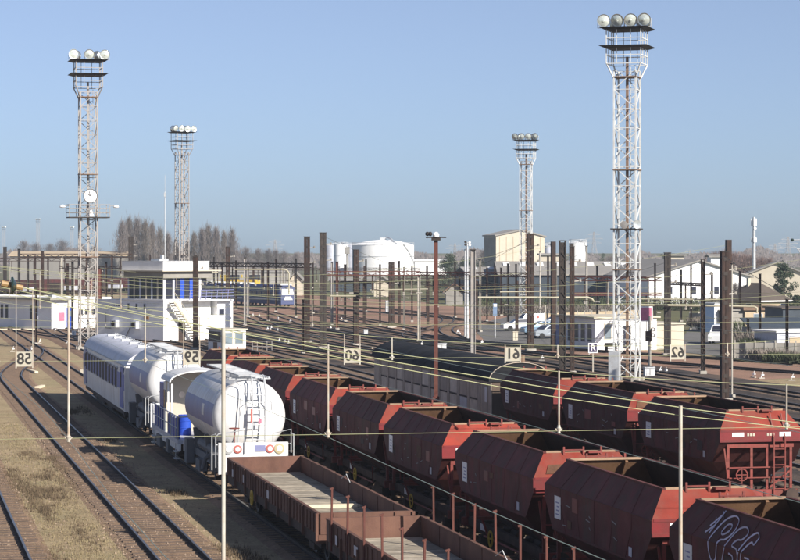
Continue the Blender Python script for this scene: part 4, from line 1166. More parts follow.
posts = [
    (131, 237, 320, 'double', 6, 'dark_steel', 'dark double post rising behind the roof of the control tower'),
    (195.5, 257, 350, 'double', 6, 'rust_steel', 'rusty double post in front of the lit face of the control tower'),
    (228, 247, 332, 'double', 5.5, 'rust_steel', 'rusty double post just right of the control tower balcony'),
    (307, 237, 343, 'double', 7, 'rust_steel', 'thick rusty double post, left one of the tall pair left of the storage tanks'),
    (323, 233, 349, 'double', 7.5, 'dark_steel', 'thick dark double post, right one of the tall pair left of the storage tanks'),
    (356, 250, 346, 'double', 6, 'rust_steel', 'rusty double post standing in front of the big white storage tank'),
    (391.5, 262, 328, 'double', 6.5, 'rust_steel', 'short rusty double post below the right edge of the storage tank'),
    (473, 250, 358, 'beam', 6, 'grey_steel', 'grey steel beam post left of the beige hall'),
    (530.5, 234, 351, 'double', 7.5, 'rust_steel', 'tall rusty double post in front of the right side of the beige hall'),
    (562.5, 241, 374, 'lattice', 8, 'dark_steel', 'wide dark lattice post, left one of the close pair right of the cars'),
    (572, 247, 374, 'double', 5, 'rust_steel', 'slim rusty post, right one of the close pair right of the cars'),
    (667.5, 253, 356, 'double', 7.5, 'dark_steel', 'thick dark double post in front of the white gable'),
    (703, 260, 374, 'lattice', 5, 'rust_steel', 'slim dark lattice post between the white gable and the blue shed'),
    (724.5, 252, 402, 'double', 9, 'rust_steel', 'tall thick rusty post at the right above the hoppers'),
    (248, 262, 318, 'beam', 2.5, 'grey_steel', 'thin grey post in front of the blue train, left of the others there'),
    (268, 262, 322, 'beam', 2.5, 'rust_steel', 'thin rusty post in front of the middle of the blue train'),
    (245, 258, 326, 'beam', 3, 'grey_steel', 'thin grey post beside the rear carriage of the blue train'),
    (303, 300, 355, 'beam', 2.6, 'rust_steel', 'short thin rusty post left of the tall post pair'),
    (337, 262, 330, 'beam', 3, 'red_rust', 'thin red-brown post right of the tall post pair'),
    (332, 262, 326, 'beam', 2.6, 'grey_steel', 'thin grey post close to the right of the tall dark post'),
    (412, 266, 322, 'beam', 2, 'rust_steel', 'thin rusty post right of the storage tank'),
    (419, 276, 342, 'beam', 3.6, 'concrete', 'pale concrete post standing on the reddish ballast'),
    (427, 266, 318, 'beam', 2, 'rust_steel', 'thin rusty post left of the red lamp mast'),
    (487, 268, 322, 'beam', 2, 'rust_steel', 'thin rusty post right of the grey beam post'),
    (501, 268, 316, 'beam', 2, 'rust_steel', 'thin rusty post left of the pale floodlight tower'),
    (540, 252, 317, 'pole', 2, 'concrete', 'thin pale pole right of the tall rusty post by the beige hall'),
    (586.5, 246, 317, 'pole', 3, 'concrete', 'pale concrete pole with cross arm behind the flat white office'),
    (607, 276, 312, 'beam', 2, 'dark_steel', 'thin dark post left of the pale floodlight tower by the warehouse'),
    (732, 264, 398, 'pole', 2.2, 'concrete', 'thin pale pole beside the thick rusty post at the right'),
    (36, 288, 345, 'beam', 2.4, 'rust_steel', 'thin rusty post in front of the shaded side of the white shed'),
    (61.5, 288, 440, 'pole', 3.0, 'cream_pole', 'flaking cream pole standing beside the left siding'),
    (72.5, 262, 335, 'beam', 3, 'dark_steel', 'dark post in front of the blue door of the white shed'),
    (100, 268, 332, 'beam', 4, 'red_rust', 'red-brown post at the right end of the white shed'),
    (106, 262, 322, 'beam', 3, 'rust_steel', 'rusty post between the white shed and the control tower'),
    (5, 247, 300, 'double', 4, 'dark_steel', 'dark double post near the left edge behind the shed'),
    (19, 249, 296, 'beam', 3, 'dark_steel', 'dark post left of the clock tower behind the shed'),
    (775, 372, 440, 'pole', 3.2, 'cream_pole', 'short cream pole behind the end hopper at the right edge'),
]
PZ = {}
thin = [(214, 260, 306), (222, 264, 312), (236, 258, 310), (262, 262, 305), (276, 260, 312), (283, 264, 304), (296, 260, 318), (313, 262, 314), (345, 262, 322), (366, 262, 312), (380, 264, 326), (399, 262, 314), (404, 266, 330), (455, 264, 318), (480, 262, 332), (495, 264, 312), (508, 262, 324), (516, 266, 316), (548, 258, 314), (556, 262, 322), (597, 264, 322), (615, 262, 314), (640, 266, 326), (655, 264, 318), (681, 268, 322), (691, 264, 330), (712, 270, 326), (740, 272, 330), (760, 276, 345), (787, 300, 362), (748, 318, 352), (28, 258, 306), (48, 256, 300), (62, 258, 310), (112, 256, 300), (120, 258, 304), (150, 252, 300)]
count_w = ['first', 'second', 'third', 'fourth', 'fifth', 'sixth', 'seventh', 'eighth', 'ninth', 'tenth', 'eleventh', 'twelfth']
for i, (u, vt, vb) in enumerate(sorted(thin)):
    sec_ = ['left third', 'middle third', 'right third'][min(2, int(u // 267))]
    k_ = len([q for q in sorted(thin)[:i] if min(2, int(q[0] // 267)) == min(2, int(u // 267))])
    lab = (count_w[k_] if k_ < 12 else ['thirteenth', 'fourteenth', 'fifteenth', 'sixteenth'][k_ - 12]) + ' thin dark post from the left in the ' + sec_ + ' of the yard'
    hpost(u, vt + random.uniform(-3, 3), vb, lab, 'beam', random.uniform(1.7, 2.8), random.choice(['dark_steel', 'rust_steel', 'rust_steel', 'concrete']), 'thin far posts of the yard')
for u, vt, vb, kind, wpx, mat, lab in posts:
    if u in (775, 61.5): continue
    r, p, z = hpost(u, vt, vb, lab, kind, wpx, mat); PZ[u] = (p, z)
# cross arm on the concrete pole, box and gear on some posts
def gear(u, v, Y, wpx, hpx, name, label, cat, mat):
    p = at(u, Y); sc = FPX / Y; z = CAM_H - (v - HOR) / sc
    b = MB(); b.box(-wpx / sc / 2, wpx / sc / 2, -.2, .2, -hpx / sc / 2, hpx / sc / 2); b.box(-wpx / sc * .56, wpx / sc * .56, -.23, .23, hpx / sc / 2 + .003, hpx / sc / 2 + .06)
    o = b.build(name, mat, None, False, p + Vector((0, 0, z))); return tag(o, label, cat)

def gantry(u0, Y0, u1, Y1, v, label, mat='red_rust', depth=.45, posts=None, hang=None, v1=None):
    """lattice girder between two posts, with hanging drop arms"""
    a = at(u0, Y0); b = at(u1, Y1)
    za = CAM_H - (v - HOR) * Y0 / FPX; zb = za
    root = thing('gantry_beam', label, 'gantry', Vector((a.x, a.y, 0)), 0, 'gantry beams carrying the overhead wires')
    d = b - a; L = d.length; dn = d.normalized(); ac = Vector((-dn.y, dn.x, 0)) * .2
    m = MB()
    for s in (-1, 1):
        for dz in (0, -depth):
            m.bar(ac * s + Vector((0, 0, za + dz)), d + ac * s + Vector((0, 0, zb + dz)), .09)
    n = max(4, int(L / .9))
    for k in range(n):
        p0 = d * (k / n); p1 = d * ((k + 1) / n)
        for s in (-1, 1):
            if k % 2: p0, p1 = p1, p0
            m.bar(p0 + ac * s + Vector((0, 0, za)), p1 + ac * s + Vector((0, 0, za - depth)), .05)
            if k % 2: p0, p1 = p1, p0
        m.bar(p0 + ac + Vector((0, 0, za)), p0 - ac + Vector((0, 0, za)), .05)
    m.build('girder', M[mat], root)
    nh = hang if hang is not None else max(3, int(L / 3.2))
    for k in range(nh):
        t = (k + .5) / nh + random.uniform(-.03, .03); p0 = d * t
        h = MB(); ln = random.uniform(1.6, 2.4)
        h.bar(p0 + Vector((0, 0, za - depth)), p0 + Vector((0, 0, za - depth - ln)), .12)
        h.bar(p0 + Vector((0, 0, za - depth - ln + .3)), p0 + dn * 1.5 + Vector((0, 0, za - depth - ln + .1)), .07)
        ho = h.build('drop_arm', M['rust_steel'], root)
        i_ = MB()
        for j in range(3): i_.lathe([(.05, 0), (.13, .03), (.13, .06), (.05, .1)], 8, p0 + Vector((0, 0, za - depth - ln - .12 + j * .11)))
        i_.tube([p0 + dn * 1.2 + Vector((0, 0, za - depth - ln + .1)), p0 + dn * 1.6 + Vector((0, 0, za - depth - ln + .1))], .07, 6)
        i_.build('insulator', M['concrete'], ho)
    if posts:
        for t in posts:
            p0 = d * t; m = MB(); m.box(p0.x - .18, p0.x + .18, p0.y - .18, p0.y + .18, 0, za + .4); m.build('leg', M['rust_steel'], root)
    return root

gantry(165, 268, 310, 243, 262.5, 'brown lattice gantry above the blue train', 'rust_steel', .4)
gantry(323, 222, 420, 222, 271.5, 'red-brown gantry in front of the white storage tanks', 'red_rust', .35)
gantry(418, 223, 531, 214, 272, 'red-brown gantry between the red lamp mast and the beige hall', 'red_rust', .35)
gantry(572, 232, 661, 228, 277, 'red gantry in front of the long grey warehouse', 'red_rust', .35)
gantry(572, 250, 662, 250, 293, 'lower red gantry beam in front of the warehouse wall', 'red_rust', .25)
gantry(667, 210, 703, 200, 282, 'short brown gantry in front of the white gable', 'rust_steel', .2, hang=1)
gantry(20, 300, 132, 300, 254, 'brown gantry left of the control tower roof', 'rust_steel', .45, posts=(.2, .6))
gantry(-20, 380, 90, 380, 258, 'far brown gantry at the left edge behind the shed', 'rust_steel', .5, posts=(.15, .5, .9))
gantry(235, 420, 420, 420, 268, 'far low gantry behind the blue train', 'rust_steel', .4, posts=(.1, .4, .7))
gantry(395, 330, 480, 330, 276, 'far brown gantry behind the red lamp mast', 'rust_steel', .35, posts=(.05, .5))

gantry(330, 300, 430, 290, 281, 'low brown gantry below the storage tanks', 'rust_steel', .3, posts=(.02, .35, .7, .98))
gantry(425, 265, 540, 262, 284, 'low brown gantry left of the parked cars', 'rust_steel', .25, posts=(.1, .45, .8))
gantry(60, 330, 215, 318, 266, 'brown gantry passing behind the control tower', 'rust_steel', .35, posts=(.05, .5))

def tube_arm(pts, label, Y, r=.09):
    P = []
    for u, v in pts: q = at(u, Y); P.append(Vector((q.x, q.y, CAM_H - (v - HOR) * Y / FPX)))
    base = P[0].copy(); base.z = 0
    m = MB(); m.tube([p - base for p in P], r, 8)
    o = m.build('tubular_beam', M['tube_cream'], None, True, base); return tag(o, label, 'beam', 'cream tubular beams')
tube_arm([(229, 269.5), (284, 269.5), (287, 270.5), (289, 273), (289, 294)], 'cream tubular beam with bent-down end above the blue train', 270)
tube_arm([(180, 272.5), (218, 272.5)], 'short cream tube right of the control tower roof', 250, .08)
tube_arm([(478, 297.5), (588, 297.5), (592, 299), (594, 302)], 'cream tubular beam in front of the parked cars', 185, .085)
tube_arm([(640, 305), (735, 306), (754, 306.5), (757, 308), (757, 313)], 'cream tubular beam crossing below the white gable', 177, .08)
tube_arm([(500, 292), (560, 291)], 'short cream tube above the parked cars', 200, .06)
tube_arm([(330, 296), (356, 296)], 'short cream tube right of the tall dark post', 221, .06)
tube_arm([(370, 290), (428, 289)], 'cream tube left of the red lamp mast', 240, .06)
tube_arm([(636, 299), (724, 299.5)], 'thin cream tube in front of the white gable wall', 182, .04)

# red lamp mast between the hopper rows
p = sw(26.0, 0); w_ = None
Y = 1.0246 * 26.0 / ((436 - 400) / FPX + ST / CT)
base = at(436, Y); sc = FPX / Y
root = thing('lamp_mast', 'red-brown lamp mast with small lamps standing beside the covered wagon', 'lamp mast', base, 0)
zt = CAM_H + (HOR - 238) / sc
m = MB(); m.box(-.095, .095, -.095, .095, 0, zt); m.box(-.16, .16, -.16, .16, 0, 2.2); m.build('shaft', M['red_rust'], root)
m = MB(); m.box(-.5, .5, -.04, .04, zt, zt + .06); m.box(-.22, .22, -.22, .22, zt - .12, zt); m.build('cross_arm', M['dark_steel'], root)
m = MB(); m.lathe([(.14, 0), (.16, .1), (.1, .2), (.001, .24)], 12, (0, 0, zt + .06)); m.build('top_lamp', M['sign_white'], root, True)
for x in (-.42, -.28):
    m = MB(); m.lathe([(.05, -.15), (.11, .05), (.001, .06)], 10, (x, -.1, zt + .2), 'y'); m.build('spot_lamp', M['dark_steel'], root, True)
# pole with four small floodlights
p, z = gp(467.5, 340), 0; sc = FPX / p.y
root = thing('lamp_pole', 'slim grey pole carrying small floodlights left of the beige hall', 'lamp pole', p, 0)
zt = CAM_H + (HOR - 242) / sc
m = MB(); m.tube([(0, 0, 0), (0, 0, zt)], [.14, .08], 8); m.build('shaft', M['galv'], root, True)
for x, zz in ((-.22, .0), (.22, -.05), (-.22, -.28), (.25, -.3)):
    m = MB(); m.lathe([(.05, .15), (.13, -.05), (.001, -.06)], 10, (x, -.1, zt + zz), 'y'); m.build('floodlight', M['dark_steel'] if x < 0 else M['sign_white'], root, True)
m = MB(); m.bar((-.3, 0, zt - .1), (.3, 0, zt - .1), .05); m.build('cross_arm', M['galv'], root)
r, p, z = hpost(465, 250, 338, 'second slim grey pole beside the floodlight pole', 'pole', 1.8, 'galv')

# ================================================================== OVERHEAD WIRES
def span_z(s): return 6.42 + .0055 * (s - 22) ** 2
def cross_span(w_, s0, s1, zl, label, rods, signs=(), second=0, r=.011, ins_at=(), zoff=0):
    o_ = sw(0, w_); root = thing('cross_span', label, 'overhead wire', o_, TH, 'cross-span wires over the sidings')
    f = (lambda s: span_z(s) + zoff) if s1 < 50 else (lambda s: 6.7 + zoff * .3 + 2.9 * ((s - (s0 + s1) / 2) / ((s1 - s0) / 2)) ** 2)
    n = 30
    pts = [(s0 + (s1 - s0) * i / n, 0, f(s0 + (s1 - s0) * i / n)) for i in range(n + 1)]
    m = MB(); m.tube(pts, r, 6); m.build('carrier_wire', M['wire_yellow'], root, True)
    if second:
        m = MB(); m.tube([(x, y + .05, z - second - .02 * math.sin(x)) for x, y, z in pts], r * .8, 6); m.build('carrier_wire', M['wire_yellow'], root, True)
    if zl:
        m = MB(); m.tube([(s0, 0, zl + .25), (s0 + 5, 0, zl + .03), (12, 0, zl), (25, 0, zl), (s1 - 5, 0, zl + .03), (s1, 0, zl + .2)], r * .85, 6); m.build('steady_wire', M['wire_yellow'], root, True)
    for s in rods:
        m = MB(); rr = .022
        m.tube([(s, 0, f(s) + .02), (s, 0, zl + .02)], rr, 8); ro = m.build('hanger_rod', M['cream_pole'], root, True)
        m = MB()
        m.lathe([(.03, .12), (.032, .08), (.05, .06), (.04, .02), (.028, -.01), (.036, -.04), (.001, -.07)], 12, (s, 0, zl))
        m.bar((s - .07, 0, zl + .05), (s - .03, 0, zl), .018); m.bar((s + .07, 0, zl + .05), (s + .03, 0, zl), .018)
        m.build('clamp', M['cream_pole'], ro, True)
    for s in ins_at:
        z = f(s)
        m = MB(); m.tube([(s - .12, 0, f(s - .12)), (s - .03, 0, f(s - .03))], .032, 8); m.tube([(s + .03, 0, f(s + .03)), (s + .1, 0, f(s + .1))], .028, 8); m.build('insulator_cap', M['insul_brown'], root, True)
        m = MB(); m.lathe([(.03, -.03), (.09, -.022), (.095, .0), (.05, .02), (.03, .035)], 14, (s, 0, z - .0), 'x'); m.build('insulator_disc', M['insulator'], root, True)
    for s in (s0, s1):
        m = MB(); m.box(s - .2, s + .2, -.2, .2, 0, f(s) + .4); m.build('end_post', M['rust_steel'], root)
    for s, txt in signs:
        z0 = zl - .12
        sg = MB(); sg.box(s - .235, s + .235, -.012, .012, z0, z0 + .42); so = sg.build('number_board', M['sign_cream'], root)
        fr = MB()
        for x in (-.235, .235): fr.box(s + x - .018, s + x + .018, -.02, .02, z0 - .05, z0 + .46)
        fr.tube([(s - .235, 0, f(s - .235)), (s - .235, 0, z0)], .014, 6); fr.tube([(s + .235, 0, f(s + .235)), (s + .235, 0, z0)], .014, 6)
        fr.build('sign_hanger', M['cream_pole'], so)
        cu = bpy.data.curves.new('digits', 'FONT'); cu.body = txt; cu.size = .46; cu.align_x = 'CENTER'; cu.align_y = 'CENTER'; cu.extrude = .004; cu.offset = .008
        to = bpy.data.objects.new('digits', cu); COL.objects.link(to)
        dg = bpy.context.evaluated_depsgraph_get(); me = bpy.data.meshes.new_from_object(to.evaluated_get(dg))
        COL.objects.unlink(to); bpy.data.objects.remove(to)
        for v in me.vertices: v.co = Vector((s - v.co.x * .92, -.018 - v.co.z, z0 + .21 + v.co.y * .95))   # stencil board seen from behind
        me.flip_normals(); me.materials.clear(); me.materials.append(M['black']); link('digits', me, so)
    return root
cross_span(24.2, -3, 47, 5.62, 'nearest sloping cross-span wire with brown insulators at the left', [3.45, 8.55, 13.4, 18.3], (), .075, .0055, (1.25,), .15)
cross_span(45.2, -3, 47, 5.62, 'second cross-span wire with long hanger rods ending above the gondolas', [3.4, 8.55, 13.35, 18.3, 23.4], (), 0, .0068)
cross_span(66.5, -3, 47, 6.12, 'third cross-span wire carrying the hanging track number boards', [3.0, 7.2, 14.5, 19.6, 25.0], [(3.75, '58'), (8.55, '59'), (13.3, '60'), (18.2, '61'), (23.4, '62')], 0, .0068)
cross_span(100, -3, 60, 6.0, 'fourth cross-span wire above the covered wagon', [8.5, 18.2, 28.9], (), 0, .008, (), .5)
cross_span(135, -3, 62, 6.0, 'fifth cross-span wire beyond the coach', [8.5, 13.2, 23.5, 34.0, 43], (), 0, .009, (), .6)
cross_span(170, -3, 64, 6.0, 'sixth cross-span wire in front of the control tower', [8.5, 13.2, 28, 38.6], (), 0, .01, (), .6)
cross_span(205, -3, 60, 6.0, 'seventh cross-span wire across the yard throat', [13, 25, 38], (), 0, .011, (), .6)
def contact(s, w0, w1, label, z=5.55, r=.0065, mat='wire_teal'):
    base = sw(s, w0); root = thing('contact_wire', label, 'overhead wire', base, TH, 'contact wires above the sidings')
    P = []; n = 40; zig = 0
    stops = [24.2, 45.2, 66.5, 100, 135, 170, 205]
    for i in range(n + 1):
        q = w0 + (w1 - w0) * i / n
        k = max([j for j, x in enumerate(stops) if x <= q] or [0])
        P.append((.12 * math.sin(q / 21 * math.pi), q - w0, z))
    m = MB(); m.tube(P, r, 5); m.build('wire', M[mat], root, True)
    return root
for s, lab in ((3.4, 'contact wire above the leftmost siding'), (8.55, 'contact wire above the curved left siding, passing over the gondolas in the photo'), (13.35, 'contact wire above the white tank wagons'), (18.3, 'contact wire above the middle row of hoppers'), (28.9, 'contact wire above the covered wagon and right hoppers'), (38.6, 'contact wire above the second open track at the right')):
    contact(s, 6, 230, lab)
# lines between the far posts
def wire(P, label, r=.02, mat='wire_yellow', sag=.3):
    base = Vector(P[0]); root_pts = []
    for i in range(len(P) - 1):
        a = Vector(P[i]); b = Vector(P[i + 1])
        for k in range(10):
            t = k / 10; q = a.lerp(b, t); q.z -= sag * 4 * t * (1 - t); root_pts.append(q)
    root_pts.append(Vector(P[-1])); base = Vector((base.x, base.y, 0))
    m = MB(); m.tube([q - base for q in root_pts], r, 5)
    return tag(m.build('overhead_wire', M[mat], None, True, base), label, 'wire', 'far overhead wires of the yard')
def zv(v, Y): return CAM_H - (v - HOR) * Y / FPX
far_w = [
    ([(330, 215, 276), (473, 205, 279), (562, 182, 284)], 'thin wire below the red-brown gantry by the storage tanks'),
    ([(330, 230, 283), (430, 225, 287), (531, 215, 290)], 'thin wire just below the storage tanks'),
    ([(562, 185, 281), (667, 210, 287), (800, 200, 292)], 'thin wire in front of the warehouse roof edge'),
    ([(660, 200, 294), (724, 190, 297), (800, 185, 300)], 'thin wire in front of the bungalow roof'),
    ([(0, 230, 295), (110, 236, 298), (195, 216, 303)], 'thin wire at the shed roof left of the control tower'),
    ([(100, 230, 268), (228, 262, 275), (307, 240, 280)], 'thin wire passing the parapet of the control tower'),
    ([(307, 242, 290), (356, 228, 293), (391, 279, 288), (473, 204, 296)], 'thin wire between the double posts below the storage tank'),
    ([(562, 178, 312), (667, 205, 320), (703, 178, 316), (800, 170, 322)], 'thin wire crossing the pink board'),
    ([(640, 160, 352), (724, 142, 356), (800, 138, 360)], 'thin wire low above the open tracks at the right'),
    ([(0, 150, 318), (215, 170, 318), (430, 190, 322)], 'thin wire passing in front of the white shed and control tower'),
    ([(0, 250, 281), (228, 262, 288), (420, 250, 292)], 'thin wire from the left edge past the clock tower to the storage tanks'),
    ([(0, 260, 288), (323, 222, 300), (560, 200, 305)], 'thin wire crossing the blue train at window height'),
    ([(110, 245, 281), (228, 235, 291), (356, 228, 296), (473, 215, 301)], 'thin wire from the control tower past the storage tank'),
    ([(200, 250, 303), (307, 240, 304), (531, 214, 308), (667, 200, 310)], 'thin wire passing right below the blue train'),
    ([(228, 260, 283), (323, 222, 286), (473, 205, 290), (562, 180, 296)], 'thin wire in front of the warehouse and the storage tanks'),
    ([(290, 215, 312), (531, 205, 313), (800, 190, 316)], 'thin wire just above the parked cars'),
    ([(420, 190, 325), (620, 180, 327), (800, 175, 330)], 'thin wire crossing the flat white office'),
    ([(470, 180, 334), (640, 170, 336), (800, 160, 338)], 'thin wire crossing in front of the parked cars'),
    ([(440, 160, 342), (640, 150, 343), (800, 140, 346)], 'thin wire just above the dark open tracks'),
    ([(560, 185, 297), (703, 177, 300), (800, 172, 304)], 'thin wire below the white gable wall'),
    ([(300, 200, 320), (473, 195, 322), (620, 190, 318)], 'thin wire crossing the winding track'),
    ([(0, 200, 302), (100, 205, 306), (307, 215, 315)], 'thin wire in front of the white shed roof'),
    ([(230, 190, 330), (400, 180, 340), (560, 170, 348)], 'thin wire in front of the small flat-roofed cabin'),
]
for P, lab in far_w: wire([Vector((at(u, Y).x, Y, zv(v, Y))) for u, Y, v in P], lab, .012)
# guy ropes from post heads
guys = [((323, 222, 236), (420, 240, 275), 'dark guy wires falling right from the tall dark post'), ((531, 214, 238), (440, 235, 285), 'dark guy wire falling left from the post by the beige hall'),
        ((531, 214, 240), (470, 225, 262), 'upper dark guy wire left of the post by the beige hall'), ((667, 210, 262), (600, 260, 280), 'dark guy wire left of the post at the white gable'),
        ((724, 140, 256), (800, 120, 300), 'dark guy wire falling to the right edge from the thick post'), ((586, 318, 252), (640, 300, 276), 'dark guy wire right of the concrete pole'), ((586, 318, 251), (545, 330, 268), 'dark guy wire left of the concrete pole'), ((667, 211, 278), (703, 178, 262), 'dark wire between the gable posts')]
for (u0, Y0, v0), (u1, Y1, v1), lab in guys:
    wire([Vector((at(u0, Y0).x, Y0, zv(v0, Y0))), Vector((at(u1, Y1).x, Y1, zv(v1, Y1)))], lab, .016, 'wire_dark', .15)
# ================================================================== BUILDINGS
def building(name, label, cat, p, rz, group=None): return thing(name, label, cat, p, rz, group)
def window(parent, x, z, w_, h, y=0, face='front', frame='white_paint', pane='glass', d=1):
    """face: 'front' wall at y looking -y, 'left' wall at x looking -x"""
    f = MB()
    if face == 'front': f.box(x - w_ / 2 - .06, x + w_ / 2 + .06, y - .03, y - .003, z - .06, z + h + .06)
    else: f.box(y - .03, y - .003, x - w_ / 2 - .06, x + w_ / 2 + .06, z - .06, z + h + .06)
    fo = f.build('window', M[frame], parent)
    g = MB()
    if face == 'front': g.box(x - w_ / 2, x + w_ / 2, y - .036, y - .031, z, z + h)
    else: g.box(y - .036, y - .031, x - w_ / 2, x + w_ / 2, z, z + h)
    g.build('pane', M[pane], fo)
    return fo

# ---- control tower: corner towards us at u=163
Yc = 236; RZ = R(37)
c = at(163.5, Yc); root = building('control_tower', 'white signal control tower with glazed upper floor and flat roof', 'control tower', c, R(-53) + R(90))
# local frame: corner at origin, +x along the lit right-hand face, +y along the shaded left-hand face
root.rotation_euler = (0, 0, R(46))
Wd, Dp = 6.4, 11.0
b = MB(); b.box(0, Wd, 0, Dp, 0, 4.2); b.build('lower_wall', M['wall_white'], root)
b = MB(); b.box(-.1, Wd + .1, -.1, Dp - 4.7, 4.2, 4.34); b.build('floor_slab', M['wall_white'], root)
b = MB(); b.box(.35, Wd - .35, .35, Dp - 5.0, 4.34, 6.5); b.build('glazing', M['glass'], root)
for k in range(7):
    y = .35 + k * (Dp - 5.35) / 6
    b = MB(); b.box(.28, .4, y - .1, y + .1, 4.34, 6.5); b.build('mullion', M['wall_cream'] if k % 2 else M['grey_paint'], root)
for x, mt in ((.35, 'wall_white'), (1.6, 'grey_paint'), (2.6, 'deep_blue'), (3.9, 'deep_blue'), (5.2, 'wall_white')):
    b = MB(); b.box(x - .13, x + .13 + (.3 if mt == 'deep_blue' else 0), .27, .4, 4.34, 6.5); b.build('mullion', M[mt], root)
b = MB(); b.box(-.1, Wd + .1, -.1, Dp - 4.7, 6.5, 7.2); b.build('lintel_band', M['wall_grey'], root)
b = MB(); b.box(-.6, Wd + 1.0, -.6, Dp - 4.3, 7.2, 7.32); b.build('roof_overhang', M['wall_cream'], root)
b = MB(); b.box(-.25, Wd - .4, -.25, Dp - 4.6, 7.32, 8.22); b.build('parapet', M['wall_white'], root)
b = MB(); b.box(-.28, Wd - .37, -.28, Dp - 4.57, 8.223, 8.27); b.build('roof_coping', M['galv'], root)
b = MB(); b.box(2, 3.2, 3, 4.4, 8.27, 8.5); b.box(4, 4.3, 5, 5.3, 8.27, 8.9); b.build('roof_vent', M['galv'], root)
for y in (3.0, 4.3, 5.6, 6.9): window(root, y, 3.25, .25, .55, 0, 'left', 'grey_paint')
for y, z in ((4.3, 1.25), (7.6, 1.3)):
    b = MB(); b.box(-.5, -.03, y - .45, y + .45, z, z + .75); ao = b.build('air_unit', M['grey_paint'], root)
    b = MB(); b.lathe([(.28, -.515), (.28, -.503), (.001, -.503)], 14, (0, y, z + .38), 'x'); b.build('fan', M['chassis'], ao)
b = MB(); b.box(-.02, -.003, 2.3, 3.1, 2.2, 2.55); b.build('orange_plate', M['orange_plate'], root)
b = MB()
for k in range(9):
    b.box(-.014, -.003, 6.7 + k * .38 - (k > 4) * .0, 6.7 + k * .38 + .26, 3.55, 3.65)
    if k < 8: b.box(-.014, -.003, 6.5 + k * .38, 6.5 + k * .38 + .2, 3.3, 3.38)
b.build('wall_lettering', M['chassis'], root)
b = MB(); b.tube([(-.12, 9.3, 2.8), (-.12, 9.3, 1.2), (-.12, 8.4, 1.2)], .05, 6); b.tube([(-.1, 1.2, 1.6), (-.1, 3.2, 1.6)], .03, 6); b.tube([(-.1, 6.2, 0), (-.1, 5.2, 1.4)], .05, 6); b.build('wall_pipe', M['grey_steel'], root)
# balcony, stairs and annex on the lit side
b = MB(); b.box(2.4, Wd + 2.2, -1.2, -.11, 4.1, 4.24); b.box(Wd + .101, Wd + 2.2, -.1, 1.6, 4.1, 4.24); b.build('balcony', M['wall_white'], root)
b = MB()
for k in range(8):
    x = 2.5 + k * .75; b.bar((x, -1.15, 4.24), (x + .12, -1.15, 5.25), .06)
for z in (4.6, 4.95, 5.25): b.bar((2.5, -1.15, z), (Wd + 2.2, -1.15, z), .05)
b.build('balcony_rail', M['band_blue'], root)
b = MB(); n = 14
for k in range(n):
    t = k / n; b.box(.5 + t * 3.2, .5 + t * 3.2 + .3, -1.15, -.25, 4.0 - t * 4.0 - .12, 4.0 - t * 4.0)
b.bar((.4, -1.2, 4.1), (3.9, -1.2, .1), .09, .25); b.bar((.4, -1.2, 5.1), (3.9, -1.2, 1.0), .05); b.build('stair', M['wall_cream'], root)
b = MB(); b.box(Wd + .4, Wd + 2.6, -.6, 2.2, 0, 4.08); b.build('annex', M['wall_white'], root)
window(root, Wd + 1.0, 2.6, .7, .6, -.6, 'front', 'grey_paint')
b = MB(); b.box(4.2, Wd + .39, -.7, -.003, 0, 2.6); b.build('porch', M['wall_white'], root)
b = MB(); b.box(2.0, 2.9, -.03, -.003, 0, 2.0); b.build('door', M['chassis'], root)

# ---- small flat cabin beyond the hoppers
c = gp(222, 352); root = building('trackside_cabin', 'small flat-roofed cabin with glass and a red door behind the last hopper', 'cabin', c, 0)
root.rotation_euler = (0, 0, R(28))
b = MB(); b.box(0, 2.4, 0, 3.2, 0, 2.0); b.build('wall', M['wall_white'], root)
b = MB(); b.box(-.15, 2.55, -.15, 3.35, 2.0, 2.12); b.build('roof', M['wall_cream'], root)
for x in (.65, 1.7): window(root, x, .75, .75, 1.0, 0, 'front', 'wall_cream', 'glass_pale')
b = MB(); b.box(-.05, -.005, .3, 2.9, .9, 1.85); b.build('side_glass', M['glass'], root)
b = MB(); b.box(-.06, -.005, 1.1, 1.9, .0, .85); b.build('red_door', M['tile_roof'], root)
r_ = MB()
for k in range(5): r_.bar((2.8 + k * .45, 0, 0), (2.8 + k * .45, 0, 1.0), .05)
r_.bar((2.8, 0, 1.0), (4.6, 0, 1.0), .05); r_.bar((2.8, 0, .5), (4.6, 0, .5), .05)
tag(r_.build('steel_railing', M['grey_steel'], None, False, c, 0), 'low steel railing right of the small flat-roofed cabin', 'railing')

# ---- long white shed at the left
c = at(51.5, 272); root = building('white_shed', 'long low white shed with grey roof and a blue door at the left edge', 'shed', c, R(45))
b = MB(); b.box(0, 8.6, 0, 24, 0, 3.5); b.build('wall', M['wall_white'], root)
b = MB(); b.box(-.7, 2.6, -.7, 24.5, 3.5, 3.72); b.build('roof', M['wall_grey'], root)
b = MB(); b.box(2.6, 8.8, -.1, 24.2, 3.502, 3.75); b.build('roof', M['wall_white'], root)
b = MB(); b.box(2.2, 3.2, -.04, -.003, 0, 2.55); do = b.build('door', M['deep_blue'], root); b = MB(); b.box(2.5, 2.9, -.05, -.041, 1.5, 2.2); b.build('door_pane', M['glass_pale'], do)
for x in (4.3, 5.2, 6.1): window(root, x, 1.7, .55, .7, 0, 'front', 'wall_cream', 'glass')
b = MB(); b.box(1.1, 1.9, -.03, -.003, 1.0, 2.0); b.build('pink_board', M['sign_pink'], root)
for y in (3, 4, 9, 10, 13.5, 17): window(root, y, 1.2, .5, 1.6, 0, 'left', 'grey_paint', 'glass')
b = MB(); b.box(-.3, .3, -.5, .2, 3.4, 4.1); b.build('vent_box', M['grey_paint'], root)
